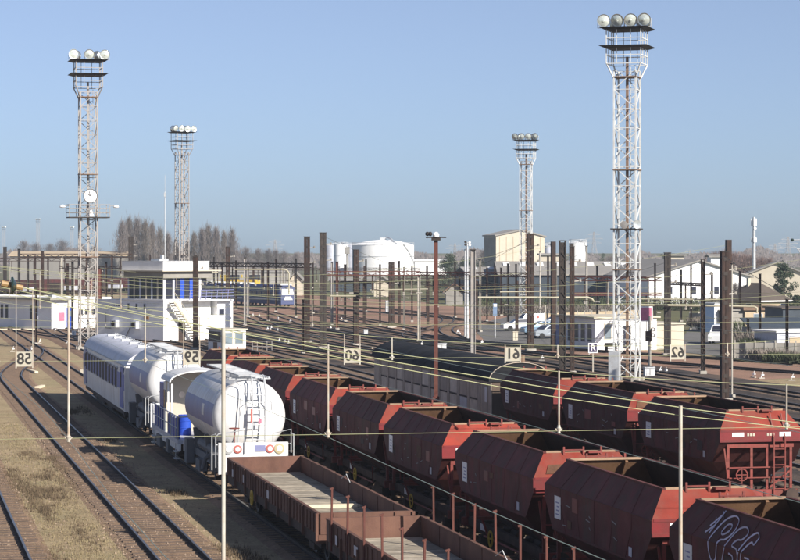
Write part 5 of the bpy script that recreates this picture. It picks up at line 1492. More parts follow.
for k in range(4):
    c2 = gp(35 + k * 4.2, 327 + .5 * k); b = MB(); b.box(-.14, .14, -.14, .14, 0, 1.5); b.box(-.1, .1, -.1, .1, 1.502, 1.62)
    tag(b.build('white_bollard', M['wall_white'], None, False, c2), ['leftmost', 'second', 'third', 'rightmost'][k] + ' white concrete bollard in the row before the white shed', 'bollard', 'white bollards before the shed')

# ---- flat white office at the centre right
c = at(595, 214); root = building('office_building', 'flat-roofed white office with tall windows behind the right lattice tower', 'office', c, R(24))
b = MB(); b.box(0, 6.6, 0, 8.0, 0, 3.0); b.build('wall', M['wall_white'], root)
b = MB(); b.box(-.25, 6.9, -.25, 8.2, 3.0, 3.18); b.build('roof', M['wall_cream'], root)
for y in (1.0, 2.3, 3.6, 4.9, 6.2): window(root, y, .85, .75, 1.6, 0, 'left', 'grey_paint', 'glass')
window(root, 1.35, 1.1, .7, 1.35, 0, 'front', 'wall_cream', 'glass_pale')
window(root, 3.4, .2, .8, 2.1, 0, 'front', 'wall_cream', 'glass')
b = MB(); b.box(-.03, -.005, 7.0, 7.8, 0, 2.2); b.build('door', M['band_blue'], root)
b = MB(); b.box(6.61, 9.8, .4, 5.5, 0, 2.35); b.box(6.61, 9.95, .25, 5.6, 2.352, 2.5); b.build('lean_to', M['wall_cream'], root)
b = MB()
for x in (.0, .9): b.box(x - .05, x + .05, -.2, .2, 0, .9)
b.box(-.1, 1.0, -.25, .25, .42, .5); b.box(-.1, 1.0, .2, .26, .6, .95)
tag(b.build('bench', M['chassis'], None, False, gp(606.5, 353.5), R(20)), 'dark bench against the lit wall of the white office', 'bench')

# ---- white storage tanks
def storage_tank(u, Y, wpx, vtop, label, mat='wall_white'):
    sc = FPX / Y; r = wpx / sc / 2; zt = CAM_H - (vtop - HOR) / sc
    root = thing('storage_tank', label, 'storage tank', at(u, Y), 0, 'white storage tanks')
    b = MB(); b.lathe([(r, 0), (r, zt)], 48); b.build('shell', M[mat], root, True)
    b = MB(); b.lathe([(r * 1.01, zt), (r * .8, zt + r * .06), (r * .5, zt + r * .13), (r * .2, zt + r * .165), (.001, zt + r * .17)], 48); b.build('roof', M['wall_white'], root, True)
    b = MB(); b.ring((0, 0, zt + .9), r * 1.0, .12, 'z', 48, .06); b.ring((0, 0, zt * .62), r * 1.008, .25, 'z', 48, .12)
    for k in range(24):
        a = R(15 * k); b.bar((r * math.cos(a), r * math.sin(a), zt), (r * math.cos(a), r * math.sin(a), zt + .9), .1)
    b.build('railing', M['galv'], root)
    b = MB(); a = R(-60); b.tube([(r * math.cos(R(-50 + k * 8)) * 1.03, r * math.sin(R(-50 + k * 8)) * 1.03, zt * (1 - k / 7) + .4) for k in range(8)], .18, 5)
    b.tube([(r * .9 * math.cos(a), r * .9 * math.sin(a), zt + .3), (r * .5 * math.cos(a), r * .5 * math.sin(a), zt + r * .2), (r * .1, 0, zt + r * .26)], .3, 6)
    b.box(-r * .1, r * .1, -r * .1, r * .1, zt + r * .17, zt + r * .24); b.build('pipework', M['galv'], root)
storage_tank(383, 880, 62, 245, 'largest round white storage tank with domed roof')
storage_tank(341, 905, 15, 244.5, 'narrow white storage tank left of the largest one')
storage_tank(352, 930, 15, 245, 'middle narrow white storage tank half hidden by the largest one', 'grey_paint')
storage_tank(331, 930, 12, 245.5, 'leftmost narrow white storage tank behind the tall post pair', 'grey_paint')
b = MB(); b.box(-1.0, 1.0, -.8, .8, 0, 2.4); b.tube([(0, 0, -8), (0, 0, 0)], .3, 8); b.box(-1.2, 1.2, -1.1, 1.1, 2.4, 2.6)
tag(b.build('loading_cabin', M['wall_grey'], None, False, at(347, 868, zv(254, 868))), 'tan cabin on a stalk between the storage tanks', 'cabin')

# ---- gable sheds and halls
def hall(name, label, u0, u1, Y, vbase, veave, vridge, depth, wall, roof, rz=0, ridge='x', cat='hall', sky=0, base=True):
    """ridge 'x': ridge across the view; 'y': gable towards us"""
    sc = FPX / Y; p = at((u0 + u1) / 2, Y); hw_ = (u1 - u0) / sc / 2
    ze = CAM_H - (veave - HOR) / sc; zr = CAM_H - (vridge - HOR) / sc
    root = thing(name, label, cat, p, rz)
    b = MB()
    if ridge == 'x': b.box(-hw_, hw_, 0, depth, 0, ze)
    else: b.prism([(-hw_, 0), (hw_, 0), (hw_, ze), (0, zr), (-hw_, ze)], 0, depth)
    b.build('wall', M[wall], root)
    e = .5; t = .18
    if ridge == 'x':
        for k in (0, 1):
            y0, y1 = (-e, depth / 2) if k == 0 else (depth + e, depth / 2)
            r_ = MB(); r_.hexa([(-hw_ - e, y0, ze - .05), (hw_ + e, y0, ze - .05), (hw_ + e, y1, zr), (-hw_ - e, y1, zr), (-hw_ - e, y0, ze + t), (hw_ + e, y0, ze + t), (hw_ + e, y1, zr + t), (-hw_ - e, y1, zr + t)])
            ro = r_.build('roof', M[roof], root)
            if k == 0 and sky:
                for j in range(sky):
                    x = -hw_ + (j + .5) * 2 * hw_ / sky; s0, s1 = .62, .8
                    q = MB(); f = lambda s: (y0 + (y1 - y0) * s, ze + t + (zr - ze) * s + .05)
                    a_, b_ = f(s0), f(s1)
                    q.add([(x - .6, a_[0], a_[1]), (x + .6, a_[0], a_[1]), (x + .6, b_[0], b_[1] + .25), (x - .6, b_[0], b_[1] + .25), (x - .6, b_[0], b_[1] - .1), (x + .6, b_[0], b_[1] - .1)], [(0, 1, 2, 3), (3, 2, 5, 4), (0, 3, 4), (1, 5, 2)])
                    q.build('skylight', M['sign_white'], ro)
    else:
        for k in (-1, 1):
            x0 = k * (hw_ + e); 
            r_ = MB(); r_.hexa([(x0, -e, ze - .15), (0, -e, zr), (0, depth + e, zr), (x0, depth + e, ze - .15), (x0, -e, ze + .1), (0, -e, zr + .25), (0, depth + e, zr + .25), (x0, depth + e, ze + .1)])
            r_.build('roof', M[roof], root)
    return root, sc, hw_, ze, zr
# beige tall hall, corner at u=495
c = at(496, 600); sc = FPX / 600
root = building('beige_hall', 'tall windowless beige hall with shallow roof on the skyline', 'hall', c, R(18))
b = MB(); b.add([(0, 0, 0), (13.6, 0, 0), (13.6, 9, 0), (0, 9, 0), (0, 0, 13.2), (7, 0, 14.6), (13.6, 0, 13.0), (13.6, 9, 13.0), (7, 9, 14.6), (0, 9, 13.2)], [(0, 1, 6, 5, 4), (1, 2, 7, 6), (2, 3, 9, 8, 7), (3, 0, 4, 9)]); b.build('wall', M['wall_cream'], root)
b = MB()
b.hexa([(-.4, -.4, 13.15), (7, -.4, 14.65), (7, 9.4, 14.65), (-.4, 9.4, 13.15), (-.4, -.4, 13.5), (7, -.4, 15.0), (7, 9.4, 15.0), (-.4, 9.4, 13.5)])
b.hexa([(7.003, -.4, 14.65), (14, -.4, 12.9), (14, 9.4, 12.9), (7.003, 9.4, 14.65), (7.003, -.4, 15.0), (14, -.4, 13.25), (14, 9.4, 13.25), (7.003, 9.4, 15.0)]); b.build('roof', M['roof_grey'], root)
b = MB(); b.box(-.05, -.004, .3, 8.7, .5, 12.8); b.build('side_cladding', M['wall_grey'], root)
for k in range(7):
    b = MB(); x = 1 + k * 1.9; b.box(x - .06, x + .06, -.06, -.003, 0, 13.1); b.build('cladding_joint', M['wall_tan'], root)
# stepped block right of it with white silo
hall('small_block', 'cream block with dark side right of the beige hall', 541, 562, 560, 285, 255, 254, 8, 'wall_cream', 'wall_grey', 0, cat='building')
storage_tank(578, 620, 18, 243, 'white silo behind the close post pair'); storage_tank(549, 640, 11, 246, 'short pale silo right of the beige hall', 'grey_paint')
# long grey-roofed warehouse and white gable
hall('warehouse', 'long low warehouse with grey roof and small skylights in the middle', 500, 655, 420, 302, 275, 262.5, 26, 'slate', 'roof_grey', 0, sky=9, cat='warehouse')
r_, sc, hw_, ze, zr = hall('white_gable_hall', 'big white gabled hall right of the pale floodlight tower', 647, 752, 392, 305, 277, 261, 40, 'wall_white', 'roof_grey', R(9), 'y', cat='hall')
for x in (-5.2, -1.0, 3.0): window(r_, x, 2.0, .8, 1.2, 0, 'front', 'grey_paint')
b = MB(); b.box(-5, -4.2, -.05, -.003, 3.5, 4.3); b.build('vent', M['grey_paint'], r_)
hall('grey_wing', 'dark-walled low wing at the left end of the grey warehouse', 470, 525, 430, 301, 276, 268, 18, 'slate', 'roof_grey', R(8), cat='warehouse', sky=3)
hall('flat_block', 'beige block with flat roof above the grey warehouse roof', 666, 684, 470, 290, 255.5, 255, 6, 'wall_cream', 'wall_grey', 0, cat='building')
hall('white_block', 'small white block behind the thick rusty post at the right', 711, 723, 480, 290, 257, 255, 6, 'wall_white', 'wall_grey', 0, cat='building')
hall('far_white_shed', 'far white shed between the storage tank and the evergreen', 415, 447, 900, 275, 261, 259.5, 12, 'wall_white', 'wall_white', 0, cat='shed')
hall('far_white_gable', 'white gabled barn behind the dark cedar at the right edge', 742, 812, 430, 298, 277, 263, 20, 'wall_cream', 'roof_grey', R(-8), 'y', cat='barn')
hall('cream_workshop', 'small cream workshop below the largest storage tank', 374, 391, 470, 292, 283, 277, 8, 'wall_cream', 'roof_grey', 0, 'y', cat='workshop')
hall('cream_cottage', 'small cream house with grey roof left of the tall post pair', 289, 302, 480, 292, 281, 273, 8, 'wall_cream', 'roof_grey', 0, 'y', cat='house')
hall('tan_hut', 'small tan hut behind the red lamp mast', 446, 463, 400, 300, 292, 284, 6, 'wall_grey', 'tile_roof', 0, 'y', cat='hut')
hall('long_white_wall_shed', 'low pale shed far behind the post pairs', 330, 375, 520, 290, 281, 278, 8, 'slate', 'roof_grey', 0, cat='shed')
hall('far_station_canopy', 'long pale canopy on the left horizon behind the clock tower', 10, 128, 700, 282, 256, 252, 14, 'roof_grey', 'wall_tan', 0, cat='canopy')
hall('far_low_shed', 'low grey shed on the horizon behind the blue train', 190, 290, 640, 284, 272, 268, 10, 'wall_grey', 'roof_grey', 0, cat='shed')
# house with hipped roof at the right
Y = 300; sc = FPX / Y; c = at(759, Y)
root = building('bungalow', 'tan bungalow with brown hipped roof below the dark cedar', 'house', c, R(33))
b = MB(); b.box(0, 5.2, 0, 7.2, 0, 2.75); b.build('wall', M['wall_tan'], root)
b = MB(); e = .5; z0 = 2.75; z1 = 5.1
b.add([(-e, -e, z0), (5.2 + e, -e, z0), (5.2 + e, 7.2 + e, z0), (-e, 7.2 + e, z0), (2.6, 2.6, z1), (2.6, 4.6, z1)], [(0, 1, 4), (1, 2, 5, 4), (2, 3, 5), (3, 0, 4, 5), (3, 2, 1, 0)]); b.build('roof', M['roof_dark'], root)
b = MB(); b.box(1.9, 2.3, 4.2, 4.6, 4.5, 5.7); b.build('chimney', M['wall_cream'], root)
b = MB(); b.box(-e - .05, 5.25 + e, -e - .05, -e + .03, 2.66, 2.82); b.build('gutter', M['wall_white'], root)
window(root, 4.2, 1.3, .9, 1.1, 0, 'front', 'wall_white'); window(root, 2, 1.3, .9, 1.1, 0, 'left', 'wall_white'); window(root, 5, 1.3, .9, 1.1, 0, 'left', 'wall_white')
# flat building in front of it
c = at(745, 262); root = building('flat_store', 'flat-roofed tan store with dark side wall below the bungalow', 'store', c, R(14))
b = MB(); b.box(0, 5.3, 0, 6, 0, 2.55); b.build('wall', M['wall_tan'], root)
b = MB(); b.box(-.3, 5.6, -.3, 6.2, 2.55, 2.95); b.build('roof', M['tile_roof'], root)
for x, w_ in ((1.6, 1.0), (2.9, .9), (4.4, .9)): window(root, x, 1.0, w_, 1.1, 0, 'front', 'grey_paint', 'glass_pale')
b = MB(); b.box(-2.6, -.01, .3, 5, 0, 2.5); b.box(-2.8, -.02, .1, 5.2, 2.503, 2.62); b.build('dark_annex', M['wall_grey'], root)
# blue and white shed
c = at(714.5, 262); root = building('blue_shed', 'tall box shed with blue side and white front beside the slim lattice post', 'shed', c, R(50))
b = MB(); b.box(0, 1.6, 0, 1.9, 0, 3.3); b.build('wall', M['wall_white'], root)
b = MB(); b.box(-.03, -.004, .03, 1.87, 0, 3.28); b.build('blue_side', M['shed_blue'], root)
b = MB(); b.box(-.1, 1.7, -.1, 2.0, 3.302, 3.4); b.build('roof', M['galv'], root)
# low dark-roofed sheds and walls at the right edge
c = at(752, 232); root = building('low_shed', 'low shed with dark blue-grey sloping roof at the right', 'shed', c, R(6))
b = MB(); b.box(0, 6, 0, 4, 0, 1.5); b.build('wall', M['wall_grey'], root)
b = MB(); b.hexa([(-.2, -.3, 1.45), (6.2, -.3, 1.45), (6.2, 4.2, 2.35), (-.2, 4.2, 2.35), (-.2, -.3, 1.55), (6.2, -.3, 1.55), (6.2, 4.2, 2.45), (-.2, 4.2, 2.45)]); b.build('roof', M['slate'], root)
c = at(783, 250); root = building('teal_shed', 'bluish shed half cut by the right edge', 'shed', c, R(10))
b = MB(); b.box(0, 6, 0, 6, 0, 3.0); b.build('wall', M['slate'], root); b = MB(); b.box(-.2, 6.2, -.2, 6.2, 3.0, 3.15); b.build('roof', M['roof_dark'], root)
c = at(777, 196); root = building('garage', 'pale garage with white roof edge at the right edge above the open tracks', 'garage', c, R(20))
b = MB(); b.box(0, 4.6, 0, 4, 0, 2.35); b.build('wall', M['grey_paint'], root); b = MB(); b.box(-.15, 4.8, -.15, 4.2, 2.35, 2.5); b.build('roof', M['wall_white'], root)
b = MB(); b.box(1.2, 2.6, -.04, -.003, 0, 1.9); b.build('garage_door', M['wall_tan'], root)
# boundary wall with posts
def wall_run(u0, v0, u1, v1, h, name, label, mat, npost):
    a = gp(u0, v0); b_ = gp(u1, v1); d = b_ - a; rz = math.atan2(d.y, d.x); L = d.length
    root = thing(name, label, 'wall', a, rz)
    np_ = npost
    for k in range(np_):
        p = MB(); p.box(L * k / np_ + .06, L * (k + 1) / np_ - .06, -.05, .05, 0, h); p.build('panel', M[mat], root)
    for k in range(np_ + 1):
        p = MB(); p.box(L * k / np_ - .06, L * k / np_ + .06, -.1, .1, 0, h + .2); p.build('wall_post', M['concrete'], root)
    return root
wall_run(735, 360, 806, 360.6, 1.5, 'yard_wall', 'grey concrete panel wall at the right edge beyond the open tracks', 'wall_grey', 7)
wall_run(690, 322, 735, 324, 1.2, 'low_wall', 'low pale wall behind the service road', 'wall_grey', 5)
wall_run(540, 322, 640, 318, 1.1, 'brown_fence', 'brown board fence behind the parked cars', 'wall_tan', 14)

# ================================================================== BLUE TRAIN
def blue_train():
    pts = smooth_path([gp(288, 308), gp(262, 306.4), gp(235, 304.6), gp(205, 302.4), gp(170, 300)], 1.0)
    lens = 17; pos = 0
    # walk the curve placing cars
    def walk(d):
        acc = 0
        for i in range(len(pts) - 1):
            l = (pts[i + 1] - pts[i]).length
            if acc + l >= d: return pts[i].lerp(pts[i + 1], (d - acc) / l)
            acc += l
        return pts[-1]
    for k in range(4):
        a = walk(pos); b_ = walk(pos + lens); d = (b_ - a)
        if d.length < 5: break
        rz = math.atan2(d.y, d.x) - math.pi / 2; L = d.length - .6
        lab = ['blue train power car with white nose patch at the front of the train', 'blue train carriage right behind the leading power car', 'third carriage of the blue train', 'last carriage of the blue train beside the control tower balcony'][k]
        root = thing('train_car', lab, 'train', a, rz, 'carriages of the blue train')
        s_ = [(-1.4, .6), (-1.42, 2.6), (-1.2, 3.4), (-.7, 3.7), (.7, 3.7), (1.2, 3.4), (1.42, 2.6), (1.4, .6)]
        b = MB(); b.prism(s_, 0 if k else .5, L); b.build('body', M['train_blue'], root)
        if k == 0:
            b = MB(); b.hexa([(-1.35, -.35, .6), (1.35, -.35, .6), (1.4, .49, .6), (-1.4, .49, .6), (-1.15, .25, 2.6), (1.15, .25, 2.6), (1.4, .49, 3.4), (-1.4, .49, 3.4)]); b.build('nose', M['train_blue'], root)
            b = MB(); b.hexa([(-.75, -.22, 1.3), (.75, -.22, 1.3), (.75, .3, 1.3), (-.75, .3, 1.3), (-.5, -.06, 1.85), (.5, -.06, 1.85), (.5, .3, 1.85), (-.5, .3, 1.85)]); b.build('white_patch', M['sign_white'], root)
            b = MB(); b.hexa([(-1.05, .06, 2.15), (1.05, .06, 2.15), (1.05, .4, 2.15), (-1.05, .4, 2.15), (-.95, .3, 3.1), (.95, .3, 3.1), (.95, .5, 3.1), (-.95, .5, 3.1)]); b.build('windscreen', M['glass'], root)
            b = MB(); b.box(-1, 1, .9, 3.5, 3.7, 4.0); b.build('roof_unit', M['galv'], root)
        else:
            b = MB()
            for j in range(5): b.box(-.8, .8, 1 + j * 3, 2.6 + j * 3, 3.7, 3.95)
            b.build('roof_unit', M['galv'], root)
        for j in range(6):
            y = 2 + j * (L - 3) / 6
            for sx in (-1, 1):
                b = MB(); b.box(sx * 1.425 - .02, sx * 1.425 + .02, y, y + 1.7, 1.8, 2.6); b.build('window', M['glass'], root)
        b = MB()
        for sx in (-1, 1): b.box(sx * 1.424 - .01, sx * 1.424 + .01, .7, L - .2, 1.25, 1.45)
        b.build('stripe', M['galv'], root)
        for y in (2.5, L - 2.5): bogie(root, y)
        pos += lens
blue_train()
# yellow works machine behind it
for u, lab in ((237, 'left yellow works machine behind the blue train'), (258, 'right yellow works machine behind the blue train')):
    c = at(u, 520); sc = FPX / 520; z = zv(282, 520)
    root = thing('works_machine', lab, 'rail machine', c, R(70), 'yellow works machines')
    b = MB(); b.box(-1.3, 1.3, 0, 9, .9, 1.4); b.build('frame', M['chassis'], root)
    b = MB(); b.box(-1.3, 1.3, 0, 2.6, 1.4, 3.9); b.build('cab', M['yellow'], root); b = MB(); b.box(-1.32, 1.32, -.04, 1.6, 2.9, 3.9); b.build('cab_window', M['glass'], root)
    b = MB(); b.box(-1.2, 1.2, 2.7, 8.5, 1.4, 2.6); b.tube([(0, 4, 3.2), (0, 4, 3.9)], .2, 8); b.build('engine_hood', M['yellow'], root)
    bogie(root, 1.5); bogie(root, 7.5)

# ================================================================== ROAD VEHICLES
def make_car(label, p, rz, paint, van=False, stripe=False):
    root = thing('parked_car' if not van else 'parked_van', label, 'car' if not van else 'van', p, rz, 'vehicles parked by the tracks')
    L, W = (4.1, 1.7) if not van else (4.5, 1.85)
    prof = [(0, .35), (0, .75), (.15, .88), (1.05, .98), (1.75, 1.42), (3.1, 1.46), (3.9, 1.0), (4.08, .92), (4.1, .35)] if not van else [(0, .35), (0, .9), (.2, 1.05), (.9, 1.2), (1.5, 1.9), (4.4, 1.95), (4.5, 1.8), (4.5, .35)]
    n = len(prof); b = MB(); vs = []
    for sx in (-1, 1):
        for (x, z) in prof:
            w_ = W / 2 - max(0, z - .95) * .28
            vs.append((x - L / 2, sx * w_, z))
    fs = [tuple(range(n - 1, -1, -1)), tuple(range(n, 2 * n))] + [(i, (i + 1) % n, (i + 1) % n + n, i + n) for i in range(n)]
    b.add(vs, fs); b.build('body', paint, root)
    g = MB()
    for sx in (-1, 1):
        y = sx * (W / 2 - .035)
        if not van: pts = [(1.25, 1.02), (1.85, 1.36), (3.0, 1.39), (3.55, 1.03)]
        else: pts = [(1.05, 1.2), (1.55, 1.78), (2.3, 1.8), (2.3, 1.2)]
        q = []
        for (x, z) in pts: q.append((x - L / 2, sx * (W / 2 - max(0, z - .95) * .28 + .006), z))
        g.add(q, [(0, 1, 2, 3)])
    x0, z0, x1, z1 = (1.12, 1.03, 1.72, 1.4) if not van else (.97, 1.27, 1.46, 1.84)
    g.add([(x0 - L / 2 - .01, -.68, z0 + .01), (x0 - L / 2 - .01, .68, z0 + .01), (x1 - L / 2 - .01, .6, z1 + .01), (x1 - L / 2 - .01, -.6, z1 + .01)], [(0, 1, 2, 3)])
    g.build('windows', M['glass'], root)
    for x in (.8, L - .8):
        for sx in (-1, 1):
            w_ = MB(); w_.lathe([(.2, -.09), (.31, -.09), (.33, -.05), (.33, .05), (.31, .09), (.2, .09)], 18, (x - L / 2, sx * (W / 2 - .08), .33), 'y'); wo = w_.build('wheel', M['rubber'], root, True)
            w_ = MB(); w_.lathe([(.001, sx * .08), (.19, sx * .085), (.21, sx * .02)], 14, (x - L / 2, sx * (W / 2 - .08), .33), 'y'); w_.build('rim', M['galv'], wo, True)
    for sx in (-1, 1):
        h_ = MB(); h_.cb(-L / 2, sx * (W / 2 - .25), .72, .06, .3, .14); h_.build('headlight', M['lens'], root)
        h_ = MB(); h_.cb(L / 2, sx * (W / 2 - .2), .8, .05, .2, .2); h_.build('tail_light', M['red'], root)
    if stripe:
        h_ = MB(); h_.cb(.9, -W / 2 - .004, .55, 1.0, .01, .25); h_.build('hazard_patch', M['yellow'], root)
    return root
make_car('white small car, farthest left of the parked cars', gp(519, 331), R(12), M['car_white'])
v_ = make_car('white van with a red mark parked behind the cars', gp(529, 327), R(20), M['car_white'], True)
b = MB(); b.lathe([(.2, 0), (.2, -.01), (.001, -.012)], 14, (1.1, -.80, 1.45), 'y'); b.build('red_mark', M['disc_red'], v_); v_.scale = (.85, .85, .85)
make_car('blue-grey car in the front row beside the rusty post', gp(540, 335), R(15), M['car_blue'])
make_car('silver car with a yellow patch next to the wide dark post', gp(548, 338.5), R(28), M['car_silver'], False, True)
make_car('white car behind the farther row near the dark post pair', gp(555, 328), R(10), M['car_silver'])
make_car('white van at the right beside the blue shed', gp(720, 344), R(75), M['car_white'], True)

# ================================================================== SIGNS, SIGNALS, TRACKSIDE
def text_mesh(txt, size, mat, extr=.004, off=.0):
    cu = bpy.data.curves.new('letters', 'FONT'); cu.body = txt; cu.size = size; cu.align_x = 'CENTER'; cu.align_y = 'CENTER'; cu.extrude = extr; cu.offset = off
    to = bpy.data.objects.new('letters', cu); COL.objects.link(to)
    me = bpy.data.meshes.new_from_object(to.evaluated_get(bpy.context.evaluated_depsgraph_get()))
    COL.objects.unlink(to); bpy.data.objects.remove(to)
    for v in me.vertices: v.co = Vector((v.co.x, -v.co.z, v.co.y))
    me.materials.clear(); me.materials.append(mat); return me
c = gp(593, 373); sc = FPX / c.y
root = thing('letter_sign', 'square violet sign with a white letter R on a post', 'sign', c, 0)
zc_ = zv(348, c.y); b = MB(); b.bar((0, 0, 0), (0, 0, zc_), .1); b.build('post', M['cream_pole'], root)
b = MB(); b.box(-.36, .36, -.08, -.055, zc_ - .38, zc_ + .38); bo = b.build('sign_edge', M['sign_white'], root)
b = MB(); b.box(-.29, .29, -.088, -.082, zc_ - .31, zc_ + .31); b.build('sign_face', M['sign_violet'], bo)
o = link('letter', text_mesh('R', .62, M['sign_white'], .004, .012), bo); o.location = (0, -.096, zc_ + .01)
c = gp(651, 366); root = thing('signal_board', 'square faded pink board with pale edge above a dark signal head', 'signal', c, 0)
s_ = FPX / c.y; z0, z1 = zv(321, c.y), zv(307, c.y)
b = MB(); b.bar((-.1, 0, 0), (-.1, 0, z0 + .4), .22); b.build('post', M['concrete'], root)
b = MB(); hw_ = 6.6 / s_; b.box(-.1 - hw_ - .3, -.1 + hw_ - .3, -.05, 0, z0 - .05, z1 + .05); bo = b.build('board', M['sign_white'], root)
b = MB(); b.box(-.4 - hw_ + .09, -.4 + hw_ - .09, -.06, -.053, z0 + .04, z1 - .04); b.build('board_face', M['sign_pink'], bo)
b = MB(); b.bar((-.35, 0, zv(332, c.y)), (-.35, 0, z0), .05); b.box(-.45, .05, -.2, .1, zv(341, c.y), zv(331, c.y)); b.ring((.15, -.12, zv(329.5, c.y)), .17, .07, 'y', 14, .1); b.ring((.15, -.12, zv(335, c.y)), .17, .07, 'y', 14, .1); b.build('signal_head', M['chassis'], root)
# cabinets
def cabinet(u, v, wpx, hpx, label, mat='galv', name='equipment_cabinet'):
    c = gp(u, v); s_ = FPX / c.y; w_, h = wpx / s_, hpx / s_
    root = thing(name, label, 'cabinet', c, R(12))
    b = MB(); b.box(-w_ / 2, w_ / 2, 0, w_ * .6, .1, h); b.build('box', M[mat], root)
    b = MB(); b.box(-w_ * .55, w_ * .55, -.05, w_ * .65, h, h + .06); b.build('lid', M[mat], root)
    b = MB(); b.box(-w_ * .45, w_ * .45, .02, w_ * .55, 0, .1); b.build('plinth', M['concrete'], root)
    b = MB(); b.box(-.015, .015, -.012, -.002, .15, h - .05); b.build('door_gap', M['chassis'], root)
cabinet(442, 356, 9, 12, 'white equipment cabinet right of the red lamp mast')
cabinet(515.5, 341, 5, 9, 'small white cabinet left of the parked silver car', 'wall_cream')
cabinet(388, 313, 4.5, 12, 'tall white cabinet beside the short double post')
cabinet(74, 336, 4, 4.5, 'small white box by the track near the left tower', 'wall_white')
cabinet(650, 377, 10, 9, 'grey cabinet at the foot of the pale lattice tower', 'galv')
cabinet(366, 335, 4, 5, 'small pale box beside the rusty post below the tank', 'galv')
c = gp(495, 338); root = thing('shunting_signal', 'slim pole with a blue-grey signal panel left of the cars', 'signal', c, 0)
b = MB(); b.tube([(0, 0, 0), (0, 0, 3.4)], .07, 8); b.build('post', M['galv'], root)
b = MB(); b.box(-.22, .22, -.1, .1, 2.4, 3.7); b.build('panel', M['shed_blue'], root)
b = MB(); b.box(-.16, .2, -.13, -.102, 3.35, 3.62); b.build('lamp', M['sign_white'], root)
# point levers with white weights
lv = [(266, 331), (270, 330), (276, 332.5), (278, 343), (283, 344.5), (287, 345.5), (651, 373), (658, 373.5), (664, 374), (745, 357), (738, 358), (752, 378), (760, 379), (458, 336), (456, 334), (480, 345), (500, 368), (30, 352), (38, 344), (11, 352), (66, 344), (54, 332), (340, 321), (329, 330), (252, 317), (258, 317.5), (277, 320), (289, 323), (620, 362), (700, 371), (790, 381), (420, 347), (540, 361), (588, 356)]
MBl = MB(); MBl.box(-.12, .5, -.12, .12, 0, .14); mbase = MBl.mesh('lever_base', M['concrete'])
MBl = MB(); MBl.bar((.1, 0, .1), (.35, 0, .75), .05); MBl.cb(.3, 0, .42, .3, .16, .16); mlev = MBl.mesh('lever_weight', M['sign_white'])
lever_where = ['left of two nearest the middle of the left yard throat', 'just right of another lever in the left yard throat', 'third from the left in the left yard throat', 'closest to the steel railing by the cabin', 'second beyond the steel railing by the cabin', 'third beyond the steel railing by the cabin', 'at the foot of the pale lattice tower', 'right of the grey cabinet by the pale lattice tower', 'second right of the grey cabinet by the pale tower', 'in front of the thin scrub at the concrete wall', 'left of the scrub at the concrete wall', 'right of the thick rusty post on the open tracks', 'second right of the thick rusty post on the open tracks', 'at the inner curve of the short curved track', 'beside the short curved track', 'at the outer end of the short curved track', 'below and left of number board 61', 'above number board 58', 'right of and above number board 58', 'left of number board 58', 'below the blue door of the white shed', 'before the lit end of the white shed', 'right of the thin red-brown post', 'between the tall dark post and the rusty one', 'left one below the nose of the blue train', 'second one below the nose of the blue train', 'third one below the nose of the blue train', 'fourth and rightmost below the nose of the blue train', 'left of the pale lattice tower foot', 'at the foot of the slim dark lattice post', 'close to the right edge on the open tracks', 'left of the white cabinet by the lamp mast', 'below the parked silver car', 'below the left corner of the white office']
for i, (u, v) in enumerate(lv):
    r_ = thing('point_lever', 'white-weighted point lever ' + lever_where[i], 'point lever', gp(u, v), random.uniform(-1, 1), 'white point levers')
    link('base', mbase, r_); link('weight', mlev, r_); r_.scale = (.7, .7, .7)
# spare rails lying by the left tower and at the right
for i, (u, v, rz, L, lab) in enumerate([(32, 372, 1.9, 4, 'bleached plank on the earth below the number board 58'), (82, 373, 1.7, 4.5, 'bleached plank on the earth left of the coach'), (40, 388, 1.5, 2, 'short bleached plank beside the left siding'), (16, 330, .1, 5, 'pale concrete beam on the ground before the white shed'), (398, 349, .1, 5, 'pale sleeper stack behind the covered wagon roof'), (520, 372, .05, 5, 'pale beam lying behind the right hoppers by board 61')]):
    b = MB(); b.box(-L / 2, L / 2, -.13, .13, 0, .16); tag(b.build('plank', M['timber'], None, False, gp(u, v, .03), rz), lab, 'plank')

# far wagons at the left
for i in range(9):
    Y = 470 + i * 6; u = -8 + i * 15
    root = thing('freight_wagon', ['dark', 'grey'][i % 2] + ' far freight wagon in the line behind the left gantry, place %s from the left' % ['one', 'two', 'three', 'four', 'five', 'six', 'seven', 'eight', 'nine'][i], 'freight wagon', at(u, Y), R(75), 'far freight wagons on the left')
    b = MB(); b.box(-1.3, 1.3, -5.6, 5.6, 1.0, [2.6, 1.8, 3.2][i % 3]); b.build('body', M[['chassis', 'grey_paint', 'wagon_side'][i % 3]], root)
    b = MB(); b.box(-1.1, 1.1, -5.7, 5.7, .8, 1.0)
    for y in (-4, -2.4, 2.4, 4): b.box(-.9, .9, y - .4, y + .4, .2, .8)
    b.build('running_gear', M['chassis'], root)
